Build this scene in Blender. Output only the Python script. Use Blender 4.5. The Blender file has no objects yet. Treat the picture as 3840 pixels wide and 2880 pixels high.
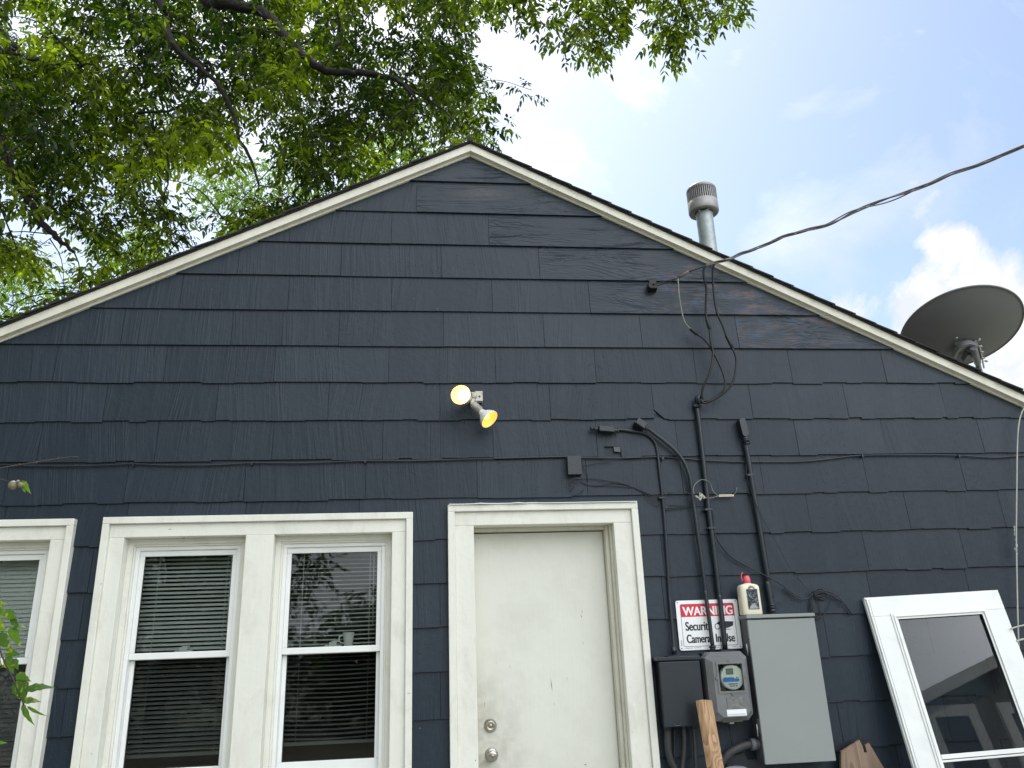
import bpy, bmesh, math, random
import numpy as np
from mathutils import Vector, Matrix, noise

random.seed(7)
rng = np.random.default_rng(11)
SC = bpy.context.scene
COL = SC.collection

# ------------------------------------------------------------------ camera
FPX, PITCH, YAW, ROLL = 2959.3, math.radians(18.93), math.radians(6.781), math.radians(-2.167)
CAM = np.array([0.0, -4.41, 1.55])
_cy, _sy = math.cos(YAW), math.sin(YAW)
FW = np.array([_sy*math.cos(PITCH), _cy*math.cos(PITCH), math.sin(PITCH)])
RT = np.array([_cy, -_sy, 0.0])
UP = np.cross(RT, FW)
R2 = RT*math.cos(ROLL) + UP*math.sin(ROLL)
U2 = -RT*math.sin(ROLL) + UP*math.cos(ROLL)
cam_data = bpy.data.cameras.new("camera")
cam_data.sensor_width = 36.0
cam_data.lens = FPX/3840*36.0
cam_data.clip_start = 0.05
cam_data.clip_end = 3000
cam = bpy.data.objects.new("camera", cam_data)
COL.objects.link(cam)
M = Matrix.Identity(4)
for i in range(3):
    M[i][0] = R2[i]; M[i][1] = U2[i]; M[i][2] = -FW[i]; M[i][3] = CAM[i]
cam.matrix_world = M
SC.camera = cam


def P(px, py, y=0.0):
    """world point on the plane Y=y measured off the survey photo (source pixels)"""
    d = FW*FPX + R2*(px-1920) - U2*(py-1440)
    return CAM + d*(y-CAM[1])/d[1]


def D(px, py):
    d = FW*FPX + R2*(px-1920) - U2*(py-1440)
    return d/np.linalg.norm(d)


# ------------------------------------------------------------------ light
SUN_EL, SUN_AZ = math.radians(60), math.radians(-14)     # azimuth from +Y, negative = to the left
SC.view_settings.view_transform = 'Standard'
SC.view_settings.look = 'None'
SC.view_settings.exposure = 0.42
SC.view_settings.gamma = 1.0
sund = bpy.data.lights.new("sun", 'SUN')
sund.energy = 3.4
sund.angle = math.radians(0.6)
sund.color = (1.0, 0.95, 0.86)
sun = bpy.data.objects.new("sun", sund)
COL.objects.link(sun)
sdir = Vector((math.sin(SUN_AZ)*math.cos(SUN_EL), math.cos(SUN_AZ)*math.cos(SUN_EL), math.sin(SUN_EL)))
sun.rotation_euler = sdir.to_track_quat('Z', 'Y').to_euler()
sun.location = sdir*30


class NT:
    """tiny node-tree builder"""
    def __init__(s, tree):
        s.t = tree; s.t.nodes.clear()

    def n(s, kind, ins=None, **props):
        nd = s.t.nodes.new(kind)
        for k, v in props.items():
            setattr(nd, k, v)
        for k, v in (ins or {}).items():
            sock = nd.inputs[k]
            if isinstance(v, bpy.types.NodeSocket):
                s.t.links.new(v, sock)
            elif isinstance(v, bpy.types.Node):
                s.t.links.new(v.outputs[0], sock)
            else:
                if sock.type == 'RGBA' and len(v) == 3:
                    v = (*v, 1)
                sock.default_value = v
        return nd

    def math(s, op, a, b=0.0, c=0.0, clamp=False):
        return s.n('ShaderNodeMath', {0: a, 1: b, 2: c}, operation=op, use_clamp=clamp).outputs[0]

    def mix(s, f, a, b, blend='MIX'):
        nd = s.n('ShaderNodeMix', data_type='RGBA', blend_type=blend)
        for k, v in ((0, f), (6, a), (7, b)):
            if isinstance(v, (bpy.types.NodeSocket,)):
                s.t.links.new(v, nd.inputs[k])
            else:
                nd.inputs[k].default_value = (*v, 1) if (k != 0 and len(v) == 3) else v
        return nd.outputs[2]

    def ramp(s, f, stops):
        nd = s.n('ShaderNodeValToRGB', {0: f})
        cr = nd.color_ramp
        while len(cr.elements) < len(stops):
            cr.elements.new(0.5)
        for e, (p, c) in zip(cr.elements, stops):
            e.position = p
            e.color = (c, c, c, 1) if isinstance(c, (int, float)) else (*c, 1)
        return nd.outputs[0]

    def noise(s, vec, scale, detail=4, rough=0.55, dist=0.0):
        return s.n('ShaderNodeTexNoise', {'Vector': vec, 'Scale': scale, 'Detail': detail,
                                          'Roughness': rough, 'Distortion': dist}).outputs[0]


# ------------------------------------------------------------------ sky
W = bpy.data.worlds.new("World")
SC.world = W
W.use_nodes = True
nt = NT(W.node_tree)
tc = nt.n('ShaderNodeTexCoord').outputs['Generated']
sky = nt.n('ShaderNodeTexSky', sky_type='NISHITA', sun_disc=False, sun_elevation=SUN_EL,
           sun_rotation=SUN_AZ, air_density=1.3, dust_density=1.5, ozone_density=1.5)
bluesky = nt.mix(1.0, sky.outputs[0], (0.142, 0.141, 0.142), 'MULTIPLY')


def blob(direction, c0, c1):
    """soft mask round a direction: 0 beyond angle c0, 1 inside angle c1 (degrees)"""
    dp = nt.n('ShaderNodeVectorMath', {0: tc, 1: tuple(float(v) for v in direction)}, operation='DOT_PRODUCT').outputs['Value']
    mr = nt.n('ShaderNodeMapRange', {0: dp, 1: math.cos(math.radians(c0)), 2: math.cos(math.radians(c1)), 3: 0.0, 4: 1.0})
    mr.interpolation_type = 'SMOOTHSTEP'
    return mr.outputs[0]


# thin high cloud veil: stretched noise, thick round the sun and overhead
mp = nt.n('ShaderNodeMapping', {'Vector': tc, 'Rotation': (0.3, 0.5, 0.6), 'Scale': (1.0, 2.1, 1.7)}).outputs[0]
n1 = nt.noise(mp, 2.6, 6, 0.56, 0.35)
n2 = nt.noise(mp, 5.0, 7, 0.62, 0.5)
veil_bias = nt.math('ADD', nt.math('MULTIPLY', blob(D(2150, -60), 15, 2), 0.50),
                    nt.math('MULTIPLY', blob((0, -0.25, 0.97), 58, 20), 0.4))
veil_bias = nt.math('SUBTRACT', veil_bias, nt.math('MULTIPLY', blob(D(3300, 750), 22, 6), 0.16))
veil_bias = nt.math('SUBTRACT', veil_bias, nt.math('MULTIPLY', blob(D(2200, 700), 15, 4), 0.30))
veil = nt.math('ADD', nt.math('ADD', nt.math('MULTIPLY', n1, 2.5), -1.24), veil_bias)
veil = nt.math('ADD', veil, nt.math('MULTIPLY', nt.math('SUBTRACT', n2, 0.5), 1.0), clamp=True)
veil = nt.math('ADD', 0.10, nt.math('MULTIPLY', veil, 0.90))
# cumulus low behind the dish
nc = nt.noise(nt.n('ShaderNodeMapping', {'Vector': tc, 'Location': (0.33, 0.1, 0.2)}).outputs[0], 9.0, 8, 0.62, 0.25)
cum_bias = nt.math('ADD', nt.math('MULTIPLY', blob(D(3620, 1050), 4.6, .5), 0.38), nt.math('MULTIPLY', blob(D(3330, 1260), 4.6, .5), 0.40))
cum_bias = nt.math('ADD', cum_bias, nt.math('MULTIPLY', blob(D(3800, 1380), 6, 2), 0.45))
cum_bias = nt.math('ADD', cum_bias, nt.math('MULTIPLY', blob(D(3560, 840), 3, 0.3), 0.18))
cum = nt.math('MULTIPLY', nt.math('SUBTRACT', nt.math('ADD', nt.math('MULTIPLY', nc, 1.7), cum_bias), 1.10), 4.0, clamp=True)
# unseen bright cloud bank behind the viewer, added to brighten the shaded wall
back = nt.math('MULTIPLY', nt.math('SUBTRACT', nt.math('ADD', nt.noise(tc, 3.0, 6, 0.6, 0.2), nt.math('MULTIPLY', blob((0.1, -0.95, 0.35), 70, 25), 0.35)), 0.62), 5.0, clamp=True)
glow = nt.math('ADD', 0.72, nt.math('MULTIPLY', blob(tuple(sdir), 50, 4), 0.9))
glow = nt.math('ADD', glow, nt.math('MULTIPLY', blob((0.50, -0.52, 0.70), 60, 15), 2.35))  # added glow high behind the viewer, aimed to light the wall
cc = nt.n('ShaderNodeCombineColor', {0: nt.math('MULTIPLY', glow, 0.96), 1: glow, 2: nt.math('MULTIPLY', glow, 1.06)}).outputs[0]
c1 = nt.mix(veil, bluesky, cc)
c2 = nt.mix(cum, c1, nt.ramp(nt.noise(tc, 16.0, 5, 0.6), [(0.38, (0.66, 0.69, 0.76)), (0.56, (0.82, 0.82, 0.83))]))
c3 = nt.mix(back, c2, cc)
bgn = nt.n('ShaderNodeBackground', {'Color': c3, 'Strength': 1.0})
nt.n('ShaderNodeOutputWorld', {'Surface': bgn})


# ------------------------------------------------------------------ materials
MATS = {}


def material(name):
    m = bpy.data.materials.new(name)
    m.use_nodes = True
    MATS[name] = m
    return m, NT(m.node_tree)


def principled(name, col, rough=0.5, metal=0.0, var=0.12, vscale=6.0, bump=0.0, bscale=40.0, spec=0.5,
               dirt=None, dscale=3.0, damount=0.3, stretch=(1, 1, 1)):
    m, t = material(name)
    co = t.n('ShaderNodeTexCoord').outputs['Object']
    if stretch != (1, 1, 1):
        co = t.n('ShaderNodeMapping', {'Vector': co, 'Scale': stretch}).outputs[0]
    n = t.noise(co, vscale, 5, 0.6)
    lo = tuple(c*(1-var) for c in col); hi = tuple(min(1, c*(1+var)) for c in col)
    c = t.mix(t.ramp(n, [(0.3, 0.0), (0.7, 1.0)]), lo, hi)
    if dirt:
        d = t.ramp(t.noise(co, dscale, 8, 0.7, 0.3), [(0.52, 0.0), (0.75, damount)])
        c = t.mix(d, c, dirt)
    ins = {'Base Color': c, 'Roughness': rough, 'Metallic': metal, 'Specular IOR Level': spec}
    if bump:
        b = t.n('ShaderNodeBump', {'Height': t.noise(co, bscale, 4, 0.6), 'Strength': 1.0, 'Distance': bump})
        ins['Normal'] = b.outputs[0]
    p = t.n('ShaderNodeBsdfPrincipled', ins)
    t.n('ShaderNodeOutputMaterial', {'Surface': p})
    return m


def siding_material(name, board=False):
    m, t = material(name)
    pos = t.n('ShaderNodeTexCoord').outputs['Object']
    sx = t.n('ShaderNodeSeparateXYZ', {0: pos})
    X, Z = sx.outputs[0], sx.outputs[2]
    sd = t.n('ShaderNodeAttribute', attribute_name='seed', attribute_type='GEOMETRY').outputs['Fac']
    if not board:
        # combed vertical grain, leaning a little differently on each shingle
        lean = t.math('MULTIPLY', t.math('SUBTRACT', sd, 0.45), -0.30)
        u = t.math('ADD', X, t.math('MULTIPLY', Z, lean))
        uu = t.math('ADD', u, t.math('MULTIPLY', sd, 31.0))
        v1 = t.n('ShaderNodeCombineXYZ', {0: t.math('MULTIPLY', uu, 72.0), 1: t.math('MULTIPLY', sd, 50.0), 2: t.math('MULTIPLY', Z, 3.2)}).outputs[0]
        g = t.noise(v1, 1.0, 2, 0.5, 0.5)
        v2 = t.n('ShaderNodeCombineXYZ', {0: t.math('MULTIPLY', uu, 7.0), 1: t.math('MULTIPLY', sd, 20.0), 2: t.math('MULTIPLY', Z, 1.2)}).outputs[0]
        amp = t.ramp(t.noise(v2, 1.0, 3, 0.5), [(0.38, 0.10), (0.62, 1.0)])
        h = t.math('MULTIPLY', g, amp)
    else:
        # pressed wood grain running along the board, with cathedral rings
        v1 = t.n('ShaderNodeCombineXYZ', {0: t.math('MULTIPLY', X, 1.5), 1: t.math('MULTIPLY', sd, 20.0), 2: t.math('MULTIPLY', Z, 9.0)}).outputs[0]
        base = t.noise(v1, 1.0, 3, 0.5, 0.5)
        rings = t.math('SINE', t.math('MULTIPLY', base, 95.0))
        v2 = t.n('ShaderNodeCombineXYZ', {0: t.math('MULTIPLY', X, 6.0), 1: t.math('MULTIPLY', sd, 20.0), 2: t.math('MULTIPLY', Z, 160.0)}).outputs[0]
        fine = t.noise(v2, 1.0, 2, 0.5)
        amp = t.ramp(t.noise(pos, 3.5, 2, 0.5), [(0.35, 0.12), (0.65, 1.0)])
        h = t.math('ADD', t.math('MULTIPLY', t.math('MULTIPLY', rings, amp), 0.35), t.math('MULTIPLY', fine, 0.5))
    lumps = t.noise(pos, 26.0, 4, 0.65)
    blist = t.ramp(t.noise(pos, 60.0, 2, 0.5), [(0.66, 0.0), (0.72, 1.0)])
    bzone = t.ramp(t.noise(pos, 2.2, 2, 0.5), [(0.52, 0.0), (0.62, 1.0)])
    hh = t.math('ADD', h, t.math('MULTIPLY', lumps, 0.5))
    hh = t.math('ADD', hh, t.math('MULTIPLY', t.math('MULTIPLY', blist, bzone), 0.35))
    bump = t.n('ShaderNodeBump', {'Height': hh, 'Strength': 1.0, 'Distance': 0.0036 if not board else 0.0028})
    tone = t.noise(pos, 2.4, 4, 0.6)
    col = t.mix(tone, (0.0085, 0.0158, 0.0245), (0.0125, 0.0220, 0.0320))
    col = t.mix(t.math('MULTIPLY', t.math('FRACT', t.math('MULTIPLY', sd, 7.3)), 0.95), col, (0.0178, 0.0275, 0.0385))
    dust = t.ramp(t.noise(t.n('ShaderNodeMapping', {'Vector': pos, 'Scale': (7.0, 7.0, 1.1)}).outputs[0], 1.0, 5, 0.65), [(0.50, 0.0), (0.80, 1.0)])
    col = t.mix(t.math('MULTIPLY', dust, 0.35), col, (0.034, 0.045, 0.060))
    # tiny paint misses and chalky scuffs
    sc = t.ramp(t.noise(pos, 30.0, 2, 0.6), [(0.765, 0.0), (0.80, 1.0)])
    col = t.mix(t.math('MULTIPLY', sc, 0.28), col, (0.20, 0.21, 0.21))
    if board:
        # thin paint over bare board: bluish and brownish blotches, the bluish doubling as painted sheen
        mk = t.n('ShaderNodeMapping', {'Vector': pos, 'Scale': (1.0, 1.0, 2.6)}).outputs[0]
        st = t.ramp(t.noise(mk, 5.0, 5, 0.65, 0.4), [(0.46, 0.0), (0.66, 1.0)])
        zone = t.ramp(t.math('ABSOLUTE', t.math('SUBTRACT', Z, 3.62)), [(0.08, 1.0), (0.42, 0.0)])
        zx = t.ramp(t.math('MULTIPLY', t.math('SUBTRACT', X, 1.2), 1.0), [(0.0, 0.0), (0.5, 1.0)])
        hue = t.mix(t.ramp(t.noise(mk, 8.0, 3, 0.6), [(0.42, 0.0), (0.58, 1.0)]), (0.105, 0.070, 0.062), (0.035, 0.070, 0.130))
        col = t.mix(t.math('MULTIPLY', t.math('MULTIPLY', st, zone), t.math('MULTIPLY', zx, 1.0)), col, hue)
        dx = t.math('MULTIPLY', t.math('SUBTRACT', X, 0.38), 2.8)
        dz = t.math('MULTIPLY', t.math('SUBTRACT', Z, 4.37), 9.0)
        rr = t.math('SQRT', t.math('ADD', t.math('MULTIPLY', dx, dx), t.math('MULTIPLY', dz, dz)))
        wear = t.math('MULTIPLY', t.ramp(rr, [(0.1, 1.0), (0.7, 0.0)]), t.noise(mk, 22.0, 3, 0.7))
        col = t.mix(t.math('MULTIPLY', wear, 0.5), col, (0.13, 0.11, 0.11))
    p = t.n('ShaderNodeBsdfPrincipled', {'Base Color': col, 'Roughness': t.math('ADD', 0.40 if not board else 0.36, t.math('MULTIPLY', tone, 0.14)),
                                         'Specular IOR Level': 0.30, 'Normal': bump.outputs[0]})
    t.n('ShaderNodeOutputMaterial', {'Surface': p})
    return m


siding_material('shingle_paint')
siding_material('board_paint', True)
principled('dark_paint', (0.0115, 0.0170, 0.0230), 0.36, var=0.15, bump=0.0008, bscale=30)
principled('deep_paint', (0.009, 0.012, 0.017), 0.5, var=0.2, bump=0.001, bscale=20)


def trim_material(name, col, stain, amt, rough=0.45):
    m, t = material(name)
    pos = t.n('ShaderNodeTexCoord').outputs['Object']
    n = t.noise(pos, 2.5, 5, 0.6)
    c = t.mix(n, tuple(v*0.93 for v in col), tuple(min(1, v*1.05) for v in col))
    st = t.noise(t.n('ShaderNodeMapping', {'Vector': pos, 'Scale': (1.0, 1.0, 0.5)}).outputs[0], 9.0, 9, 0.72, 0.5)
    c = t.mix(t.ramp(st, [(0.50, 0.0), (0.80, amt)]), c, stain)
    sp = t.ramp(t.noise(pos, 55.0, 3, 0.6), [(0.74, 0.0), (0.79, 1.0)])
    c = t.mix(t.math('MULTIPLY', sp, amt), c, (0.12, 0.10, 0.08))
    br = t.noise(t.n('ShaderNodeMapping', {'Vector': pos, 'Scale': (1.0, 1.0, 0.12)}).outputs[0], 60.0, 3, 0.6)
    b = t.n('ShaderNodeBump', {'Height': t.math('ADD', t.math('MULTIPLY', br, 0.4), t.noise(pos, 22, 4, 0.6)), 'Strength': 0.6, 'Distance': 0.003})
    p = t.n('ShaderNodeBsdfPrincipled', {'Base Color': c, 'Roughness': rough, 'Normal': b.outputs[0]})
    t.n('ShaderNodeOutputMaterial', {'Surface': p})
    return m


trim_material('trim_paint', (0.71, 0.705, 0.62), (0.36, 0.33, 0.24), 0.42)
trim_material('rake_paint', (0.68, 0.66, 0.55), (0.34, 0.30, 0.20), 0.5)
trim_material('old_jamb', (0.62, 0.60, 0.50), (0.26, 0.22, 0.15), 0.5)
principled('vinyl', (0.76, 0.77, 0.735), 0.35, var=0.04)
principled('storm_white', (0.72, 0.73, 0.695), 0.38, var=0.04, dirt=(0.5, 0.5, 0.47), dscale=8, damount=0.3)
principled('blind_slat', (0.66, 0.68, 0.64), 0.5, var=0.05)
principled('gasket', (0.015, 0.015, 0.017), 0.6)
principled('room_dark', (0.045, 0.045, 0.048), 0.9)
principled('steel_knob', (0.42, 0.41, 0.37), 0.28, 1.0, var=0.12, vscale=30, dirt=(0.2, 0.16, 0.1), dscale=40, damount=0.5)
principled('brass_key', (0.45, 0.36, 0.18), 0.35, 1.0)
principled('galvanized', (0.33, 0.37, 0.36), 0.50, 0.45, var=0.22, vscale=14, dirt=(0.2, 0.2, 0.19), dscale=6, damount=0.4)
principled('cap_metal', (0.33, 0.32, 0.31), 0.55, 0.3, var=0.2, vscale=10, dirt=(0.12, 0.11, 0.10), dscale=8, damount=0.6)
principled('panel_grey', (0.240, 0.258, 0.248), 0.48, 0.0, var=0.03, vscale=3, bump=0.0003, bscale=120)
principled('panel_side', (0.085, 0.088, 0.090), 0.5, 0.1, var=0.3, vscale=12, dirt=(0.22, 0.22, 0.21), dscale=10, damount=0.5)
principled('meter_grey', (0.16, 0.165, 0.165), 0.5, 0.25, var=0.12, vscale=9, dirt=(0.10, 0.085, 0.07), dscale=6, damount=0.6)
principled('plate', (0.20, 0.20, 0.20), 0.4, 0.6, var=0.4, vscale=60)
principled('cable_grey', (0.17, 0.155, 0.15), 0.55, var=0.35, vscale=25, bump=0.001, bscale=60)
principled('cable_black', (0.005, 0.005, 0.006), 0.5, var=0.3, vscale=20)
principled('wire_light', (0.18, 0.18, 0.165), 0.5, var=0.25, vscale=30)
principled('wire_dark', (0.010, 0.012, 0.016), 0.5, var=0.2, vscale=30)
principled('wire_white', (0.42, 0.41, 0.36), 0.5, var=0.2, vscale=20)
principled('beige', (0.55, 0.50, 0.40), 0.5, var=0.15, vscale=30)
principled('grip_brown', (0.10, 0.085, 0.07), 0.6, var=0.3, vscale=50)
principled('flex', (0.035, 0.035, 0.034), 0.6, var=0.3, vscale=20)
principled('pvc_grey', (0.16, 0.165, 0.18), 0.45, var=0.2, vscale=20)
principled('dish_grey', (0.185, 0.190, 0.195), 0.6, 0.1, var=0.07, vscale=3)
principled('bracket_grey', (0.28, 0.29, 0.30), 0.45, 0.4, var=0.15, vscale=20)
principled('bolt', (0.62, 0.62, 0.60), 0.3, 0.8)
principled('roofing', (0.022, 0.020, 0.021), 0.9, var=0.45, vscale=60, bump=0.004, bscale=150, dirt=(0.06, 0.045, 0.035), dscale=12, damount=0.6)
principled('sign_white', (0.80, 0.81, 0.80), 0.35, var=0.02)
principled('sign_red', (0.62, 0.012, 0.03), 0.35, var=0.03)
principled('sign_black', (0.012, 0.012, 0.018), 0.4, var=0.05)
principled('sign_navy', (0.02, 0.025, 0.07), 0.4, var=0.05)
principled('bottle_cream', (0.74, 0.69, 0.53), 0.35, var=0.05, spec=0.5)
principled('cap_pink', (0.70, 0.10, 0.13), 0.35, var=0.08)
principled('cup_white', (0.75, 0.75, 0.70), 0.3, var=0.04)
principled('lcd', (0.13, 0.15, 0.11), 0.3, var=0.2, vscale=200)
principled('meter_cream', (0.74, 0.72, 0.62), 0.4, var=0.03)
principled('meter_face', (0.82, 0.83, 0.82), 0.4, var=0.03)
principled('meter_blue', (0.012, 0.17, 0.50), 0.4, var=0.05)
principled('bark', (0.011, 0.008, 0.006), 0.9, var=0.4, vscale=12, bump=0.02, bscale=25)
principled('twig', (0.045, 0.033, 0.028), 0.85, var=0.3, vscale=30)
principled('gall', (0.17, 0.15, 0.09), 0.6, var=0.25, vscale=80)
principled('chalk', (0.45, 0.45, 0.43), 0.7, var=0.3, vscale=60)
principled('lamp_shell', (0.62, 0.63, 0.61), 0.4, var=0.06)
principled('lamp_socket', (0.26, 0.25, 0.23), 0.5, 0.2, var=0.2, vscale=30)
principled('lamp_box', (0.43, 0.42, 0.36), 0.45, 0.1, var=0.12, vscale=20, dirt=(0.2, 0.17, 0.12), dscale=25, damount=0.5)
principled('neighbour_wall', (0.14, 0.14, 0.13), 0.7, var=0.1)
principled('scuff', (0.20, 0.19, 0.17), 0.7, var=0.3, vscale=60)


def door_material():
    m, t = material('door_paint')
    pos = t.n('ShaderNodeTexCoord').outputs['Object']
    sx = t.n('ShaderNodeSeparateXYZ', {0: pos})
    X, Z = sx.outputs[0], sx.outputs[2]
    n = t.noise(pos, 1.8, 5, 0.6)
    c = t.mix(n, (0.61, 0.61, 0.53), (0.68, 0.68, 0.60))
    # hand grime spreading from the latch side
    gx = t.ramp(t.math('SUBTRACT', X, 0.26), [(0.0, 1.0), (0.34, 0.0)])
    brush = t.noise(t.n('ShaderNodeMapping', {'Vector': pos, 'Scale': (1.0, 1.0, 0.06)}).outputs[0], 70.0, 3, 0.6)
    blot = t.ramp(t.noise(pos, 5.0, 6, 0.65), [(0.48, 0.0), (0.75, 0.30)])
    c = t.mix(blot, c, (0.45, 0.44, 0.37))
    gz = t.ramp(t.math('SUBTRACT', Z, 0.85), [(0.25, 1.0), (0.75, 0.0)])
    g = t.math('MULTIPLY', t.math('MULTIPLY', gx, gz), t.ramp(t.noise(pos, 11.0, 8, 0.7, 0.4), [(0.32, 0.15), (0.60, 1.0)]))
    c = t.mix(t.math('MULTIPLY', g, 0.85), c, (0.28, 0.24, 0.17))
    s = t.ramp(t.noise(t.n('ShaderNodeMapping', {'Vector': pos, 'Scale': (1, 1, 0.25)}).outputs[0], 34.0, 3, 0.6), [(0.76, 0.0), (0.80, 1.0)])
    c = t.mix(t.math('MULTIPLY', s, 0.45), c, (0.22, 0.21, 0.18))
    b = t.n('ShaderNodeBump', {'Height': t.math('ADD', t.noise(pos, 9, 3, 0.5), t.math('MULTIPLY', brush, 0.35)), 'Strength': 0.5, 'Distance': 0.004})
    p = t.n('ShaderNodeBsdfPrincipled', {'Base Color': c, 'Roughness': 0.42, 'Normal': b.outputs[0]})
    t.n('ShaderNodeOutputMaterial', {'Surface': p})


door_material()


def glass_material(name, tint=(0.9, 0.93, 0.92), ior=1.52, gain=1.9, clear=1.0, add=0.0, warp=0.0010):
    m, t = material(name)
    fr = t.n('ShaderNodeFresnel', {'IOR': ior}).outputs[0]
    f = t.math('ADD', t.math('MULTIPLY', fr, gain), add, clamp=True)
    co = t.n('ShaderNodeTexCoord').outputs['Object']
    b = t.n('ShaderNodeBump', {'Height': t.noise(co, 3.0, 2, 0.5), 'Strength': 1.0, 'Distance': warp})
    tr = t.n('ShaderNodeBsdfTransparent', {'Color': tuple(c*clear for c in tint)})
    gl = t.n('ShaderNodeBsdfGlossy', {'Color': (1, 1, 1), 'Roughness': 0.008, 'Normal': b.outputs[0]})
    mx = t.n('ShaderNodeMixShader', {0: f, 1: tr.outputs[0], 2: gl.outputs[0]})
    t.n('ShaderNodeOutputMaterial', {'Surface': mx})
    return m


glass_material('glass', gain=1.25)
glass_material('glass_screen', clear=0.62, gain=0.7)
glass_material('storm_glass', tint=(0.86, 0.88, 0.88), clear=0.98, gain=0.42, warp=0.00005)
glass_material('meter_glass', clear=1.0, gain=0.6)


def leaf_material(name, dark, light, trans=0.5):
    m, t = material(name)
    at = t.n('ShaderNodeAttribute', attribute_name='seed', attribute_type='GEOMETRY').outputs['Fac']
    at = t.math('POWER', at, 1.7)
    c = t.mix(at, dark, light)
    d = t.n('ShaderNodeBsdfDiffuse', {'Color': c})
    c2 = t.mix(1.0, c, (1.5, 1.75, 0.55), 'MULTIPLY')
    tr = t.n('ShaderNodeBsdfTranslucent', {'Color': c2})
    mx = t.n('ShaderNodeMixShader', {0: trans, 1: d.outputs[0], 2: tr.outputs[0]})
    gl = t.n('ShaderNodeBsdfGlossy', {'Color': (1, 1, 1), 'Roughness': 0.4})
    mx2 = t.n('ShaderNodeMixShader', {0: 0.02, 1: mx.outputs[0], 2: gl.outputs[0]})
    t.n('ShaderNodeOutputMaterial', {'Surface': mx2})
    return m


leaf_material('leaf', (0.011, 0.026, 0.004), (0.290, 0.350, 0.020), 0.60)
leaf_material('leaf_far', (0.10, 0.16, 0.035), (0.17, 0.24, 0.05), 0.5)
leaf_material('leaf_back', (0.03, 0.05, 0.015), (0.06, 0.09, 0.025), 0.35)


def vine_material():
    m, t = material('vine_leaf')
    co = t.n('ShaderNodeTexCoord').outputs['Object']
    at = t.n('ShaderNodeAttribute', attribute_name='seed', attribute_type='GEOMETRY').outputs['Fac']
    c = t.mix(at, (0.030, 0.075, 0.015), (0.085, 0.16, 0.02))
    sp = t.ramp(t.noise(co, 70.0, 3, 0.6), [(0.56, 0.0), (0.62, 1.0)])
    c = t.mix(t.math('MULTIPLY', sp, 0.7), c, (0.26, 0.28, 0.03))
    sp2 = t.ramp(t.noise(co, 110.0, 2, 0.6), [(0.68, 0.0), (0.72, 1.0)])
    c = t.mix(sp2, c, (0.05, 0.03, 0.01))
    d = t.n('ShaderNodeBsdfPrincipled', {'Base Color': c, 'Roughness': 0.4})
    tr = t.n('ShaderNodeBsdfTranslucent', {'Color': t.mix(1.0, c, (1.8, 2.0, 0.6), 'MULTIPLY')})
    mx = t.n('ShaderNodeMixShader', {0: 0.45, 1: d.outputs[0], 2: tr.outputs[0]})
    t.n('ShaderNodeOutputMaterial', {'Surface': mx})


vine_material()


def wood_material(name, a, b, scale=1.0, rot=(0, 0, 0)):
    m, t = material(name)
    co = t.n('ShaderNodeTexCoord').outputs['Object']
    mp = t.n('ShaderNodeMapping', {'Vector': co, 'Rotation': rot, 'Scale': (30*scale, 30*scale, 2.0*scale)}).outputs[0]
    n = t.noise(mp, 1.0, 5, 0.6, 1.2)
    ring = t.math('FRACT', t.math('MULTIPLY', t.noise(mp, 0.45, 2, 0.4, 0.6), 9.0))
    f = t.math('ADD', t.math('MULTIPLY', n, 0.6), t.math('MULTIPLY', ring, 0.4))
    c = t.mix(t.ramp(f, [(0.25, 0.0), (0.75, 1.0)]), a, b)
    bp = t.n('ShaderNodeBump', {'Height': f, 'Strength': 0.5, 'Distance': 0.002})
    p = t.n('ShaderNodeBsdfPrincipled', {'Base Color': c, 'Roughness': 0.65, 'Normal': bp.outputs[0]})
    t.n('ShaderNodeOutputMaterial', {'Surface': p})


wood_material('lumber', (0.21, 0.115, 0.055), (0.48, 0.30, 0.16))
wood_material('plywood', (0.14, 0.095, 0.062), (0.27, 0.19, 0.13), 0.6)


def ground_material():
    m, t = material('grass_ground')
    co = t.n('ShaderNodeTexCoord').outputs['Object']
    n = t.noise(co, 0.8, 6, 0.65)
    n2 = t.noise(co, 30, 4, 0.7)
    c = t.mix(t.ramp(n, [(0.4, 0.0), (0.6, 1.0)]), (0.10, 0.11, 0.07), (0.21, 0.19, 0.16))
    c = t.mix(n2, c, (0.15, 0.16, 0.11))
    p = t.n('ShaderNodeBsdfPrincipled', {'Base Color': c, 'Roughness': 0.95})
    t.n('ShaderNodeOutputMaterial', {'Surface': p})


ground_material()
principled('concrete', (0.42, 0.41, 0.38), 0.85, var=0.15, vscale=4, bump=0.002, bscale=60)


def lamp_materials():
    m, t = material('reflector_glow')
    p = t.n('ShaderNodeBsdfPrincipled', {'Base Color': (0.8, 0.5, 0.15), 'Roughness': 0.35, 'Emission Color': (1.0, 0.50, 0.09), 'Emission Strength': 0.62})
    t.n('ShaderNodeOutputMaterial', {'Surface': p})
    m, t = material('bulb_glow')
    e = t.n('ShaderNodeEmission', {'Color': (1.0, 0.80, 0.40), 'Strength': 9.0})
    t.n('ShaderNodeOutputMaterial', {'Surface': e})
    m, t = material('bulb_glow_soft')
    e = t.n('ShaderNodeEmission', {'Color': (1.0, 0.66, 0.16), 'Strength': 2.0})
    t.n('ShaderNodeOutputMaterial', {'Surface': e})


lamp_materials()


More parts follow.
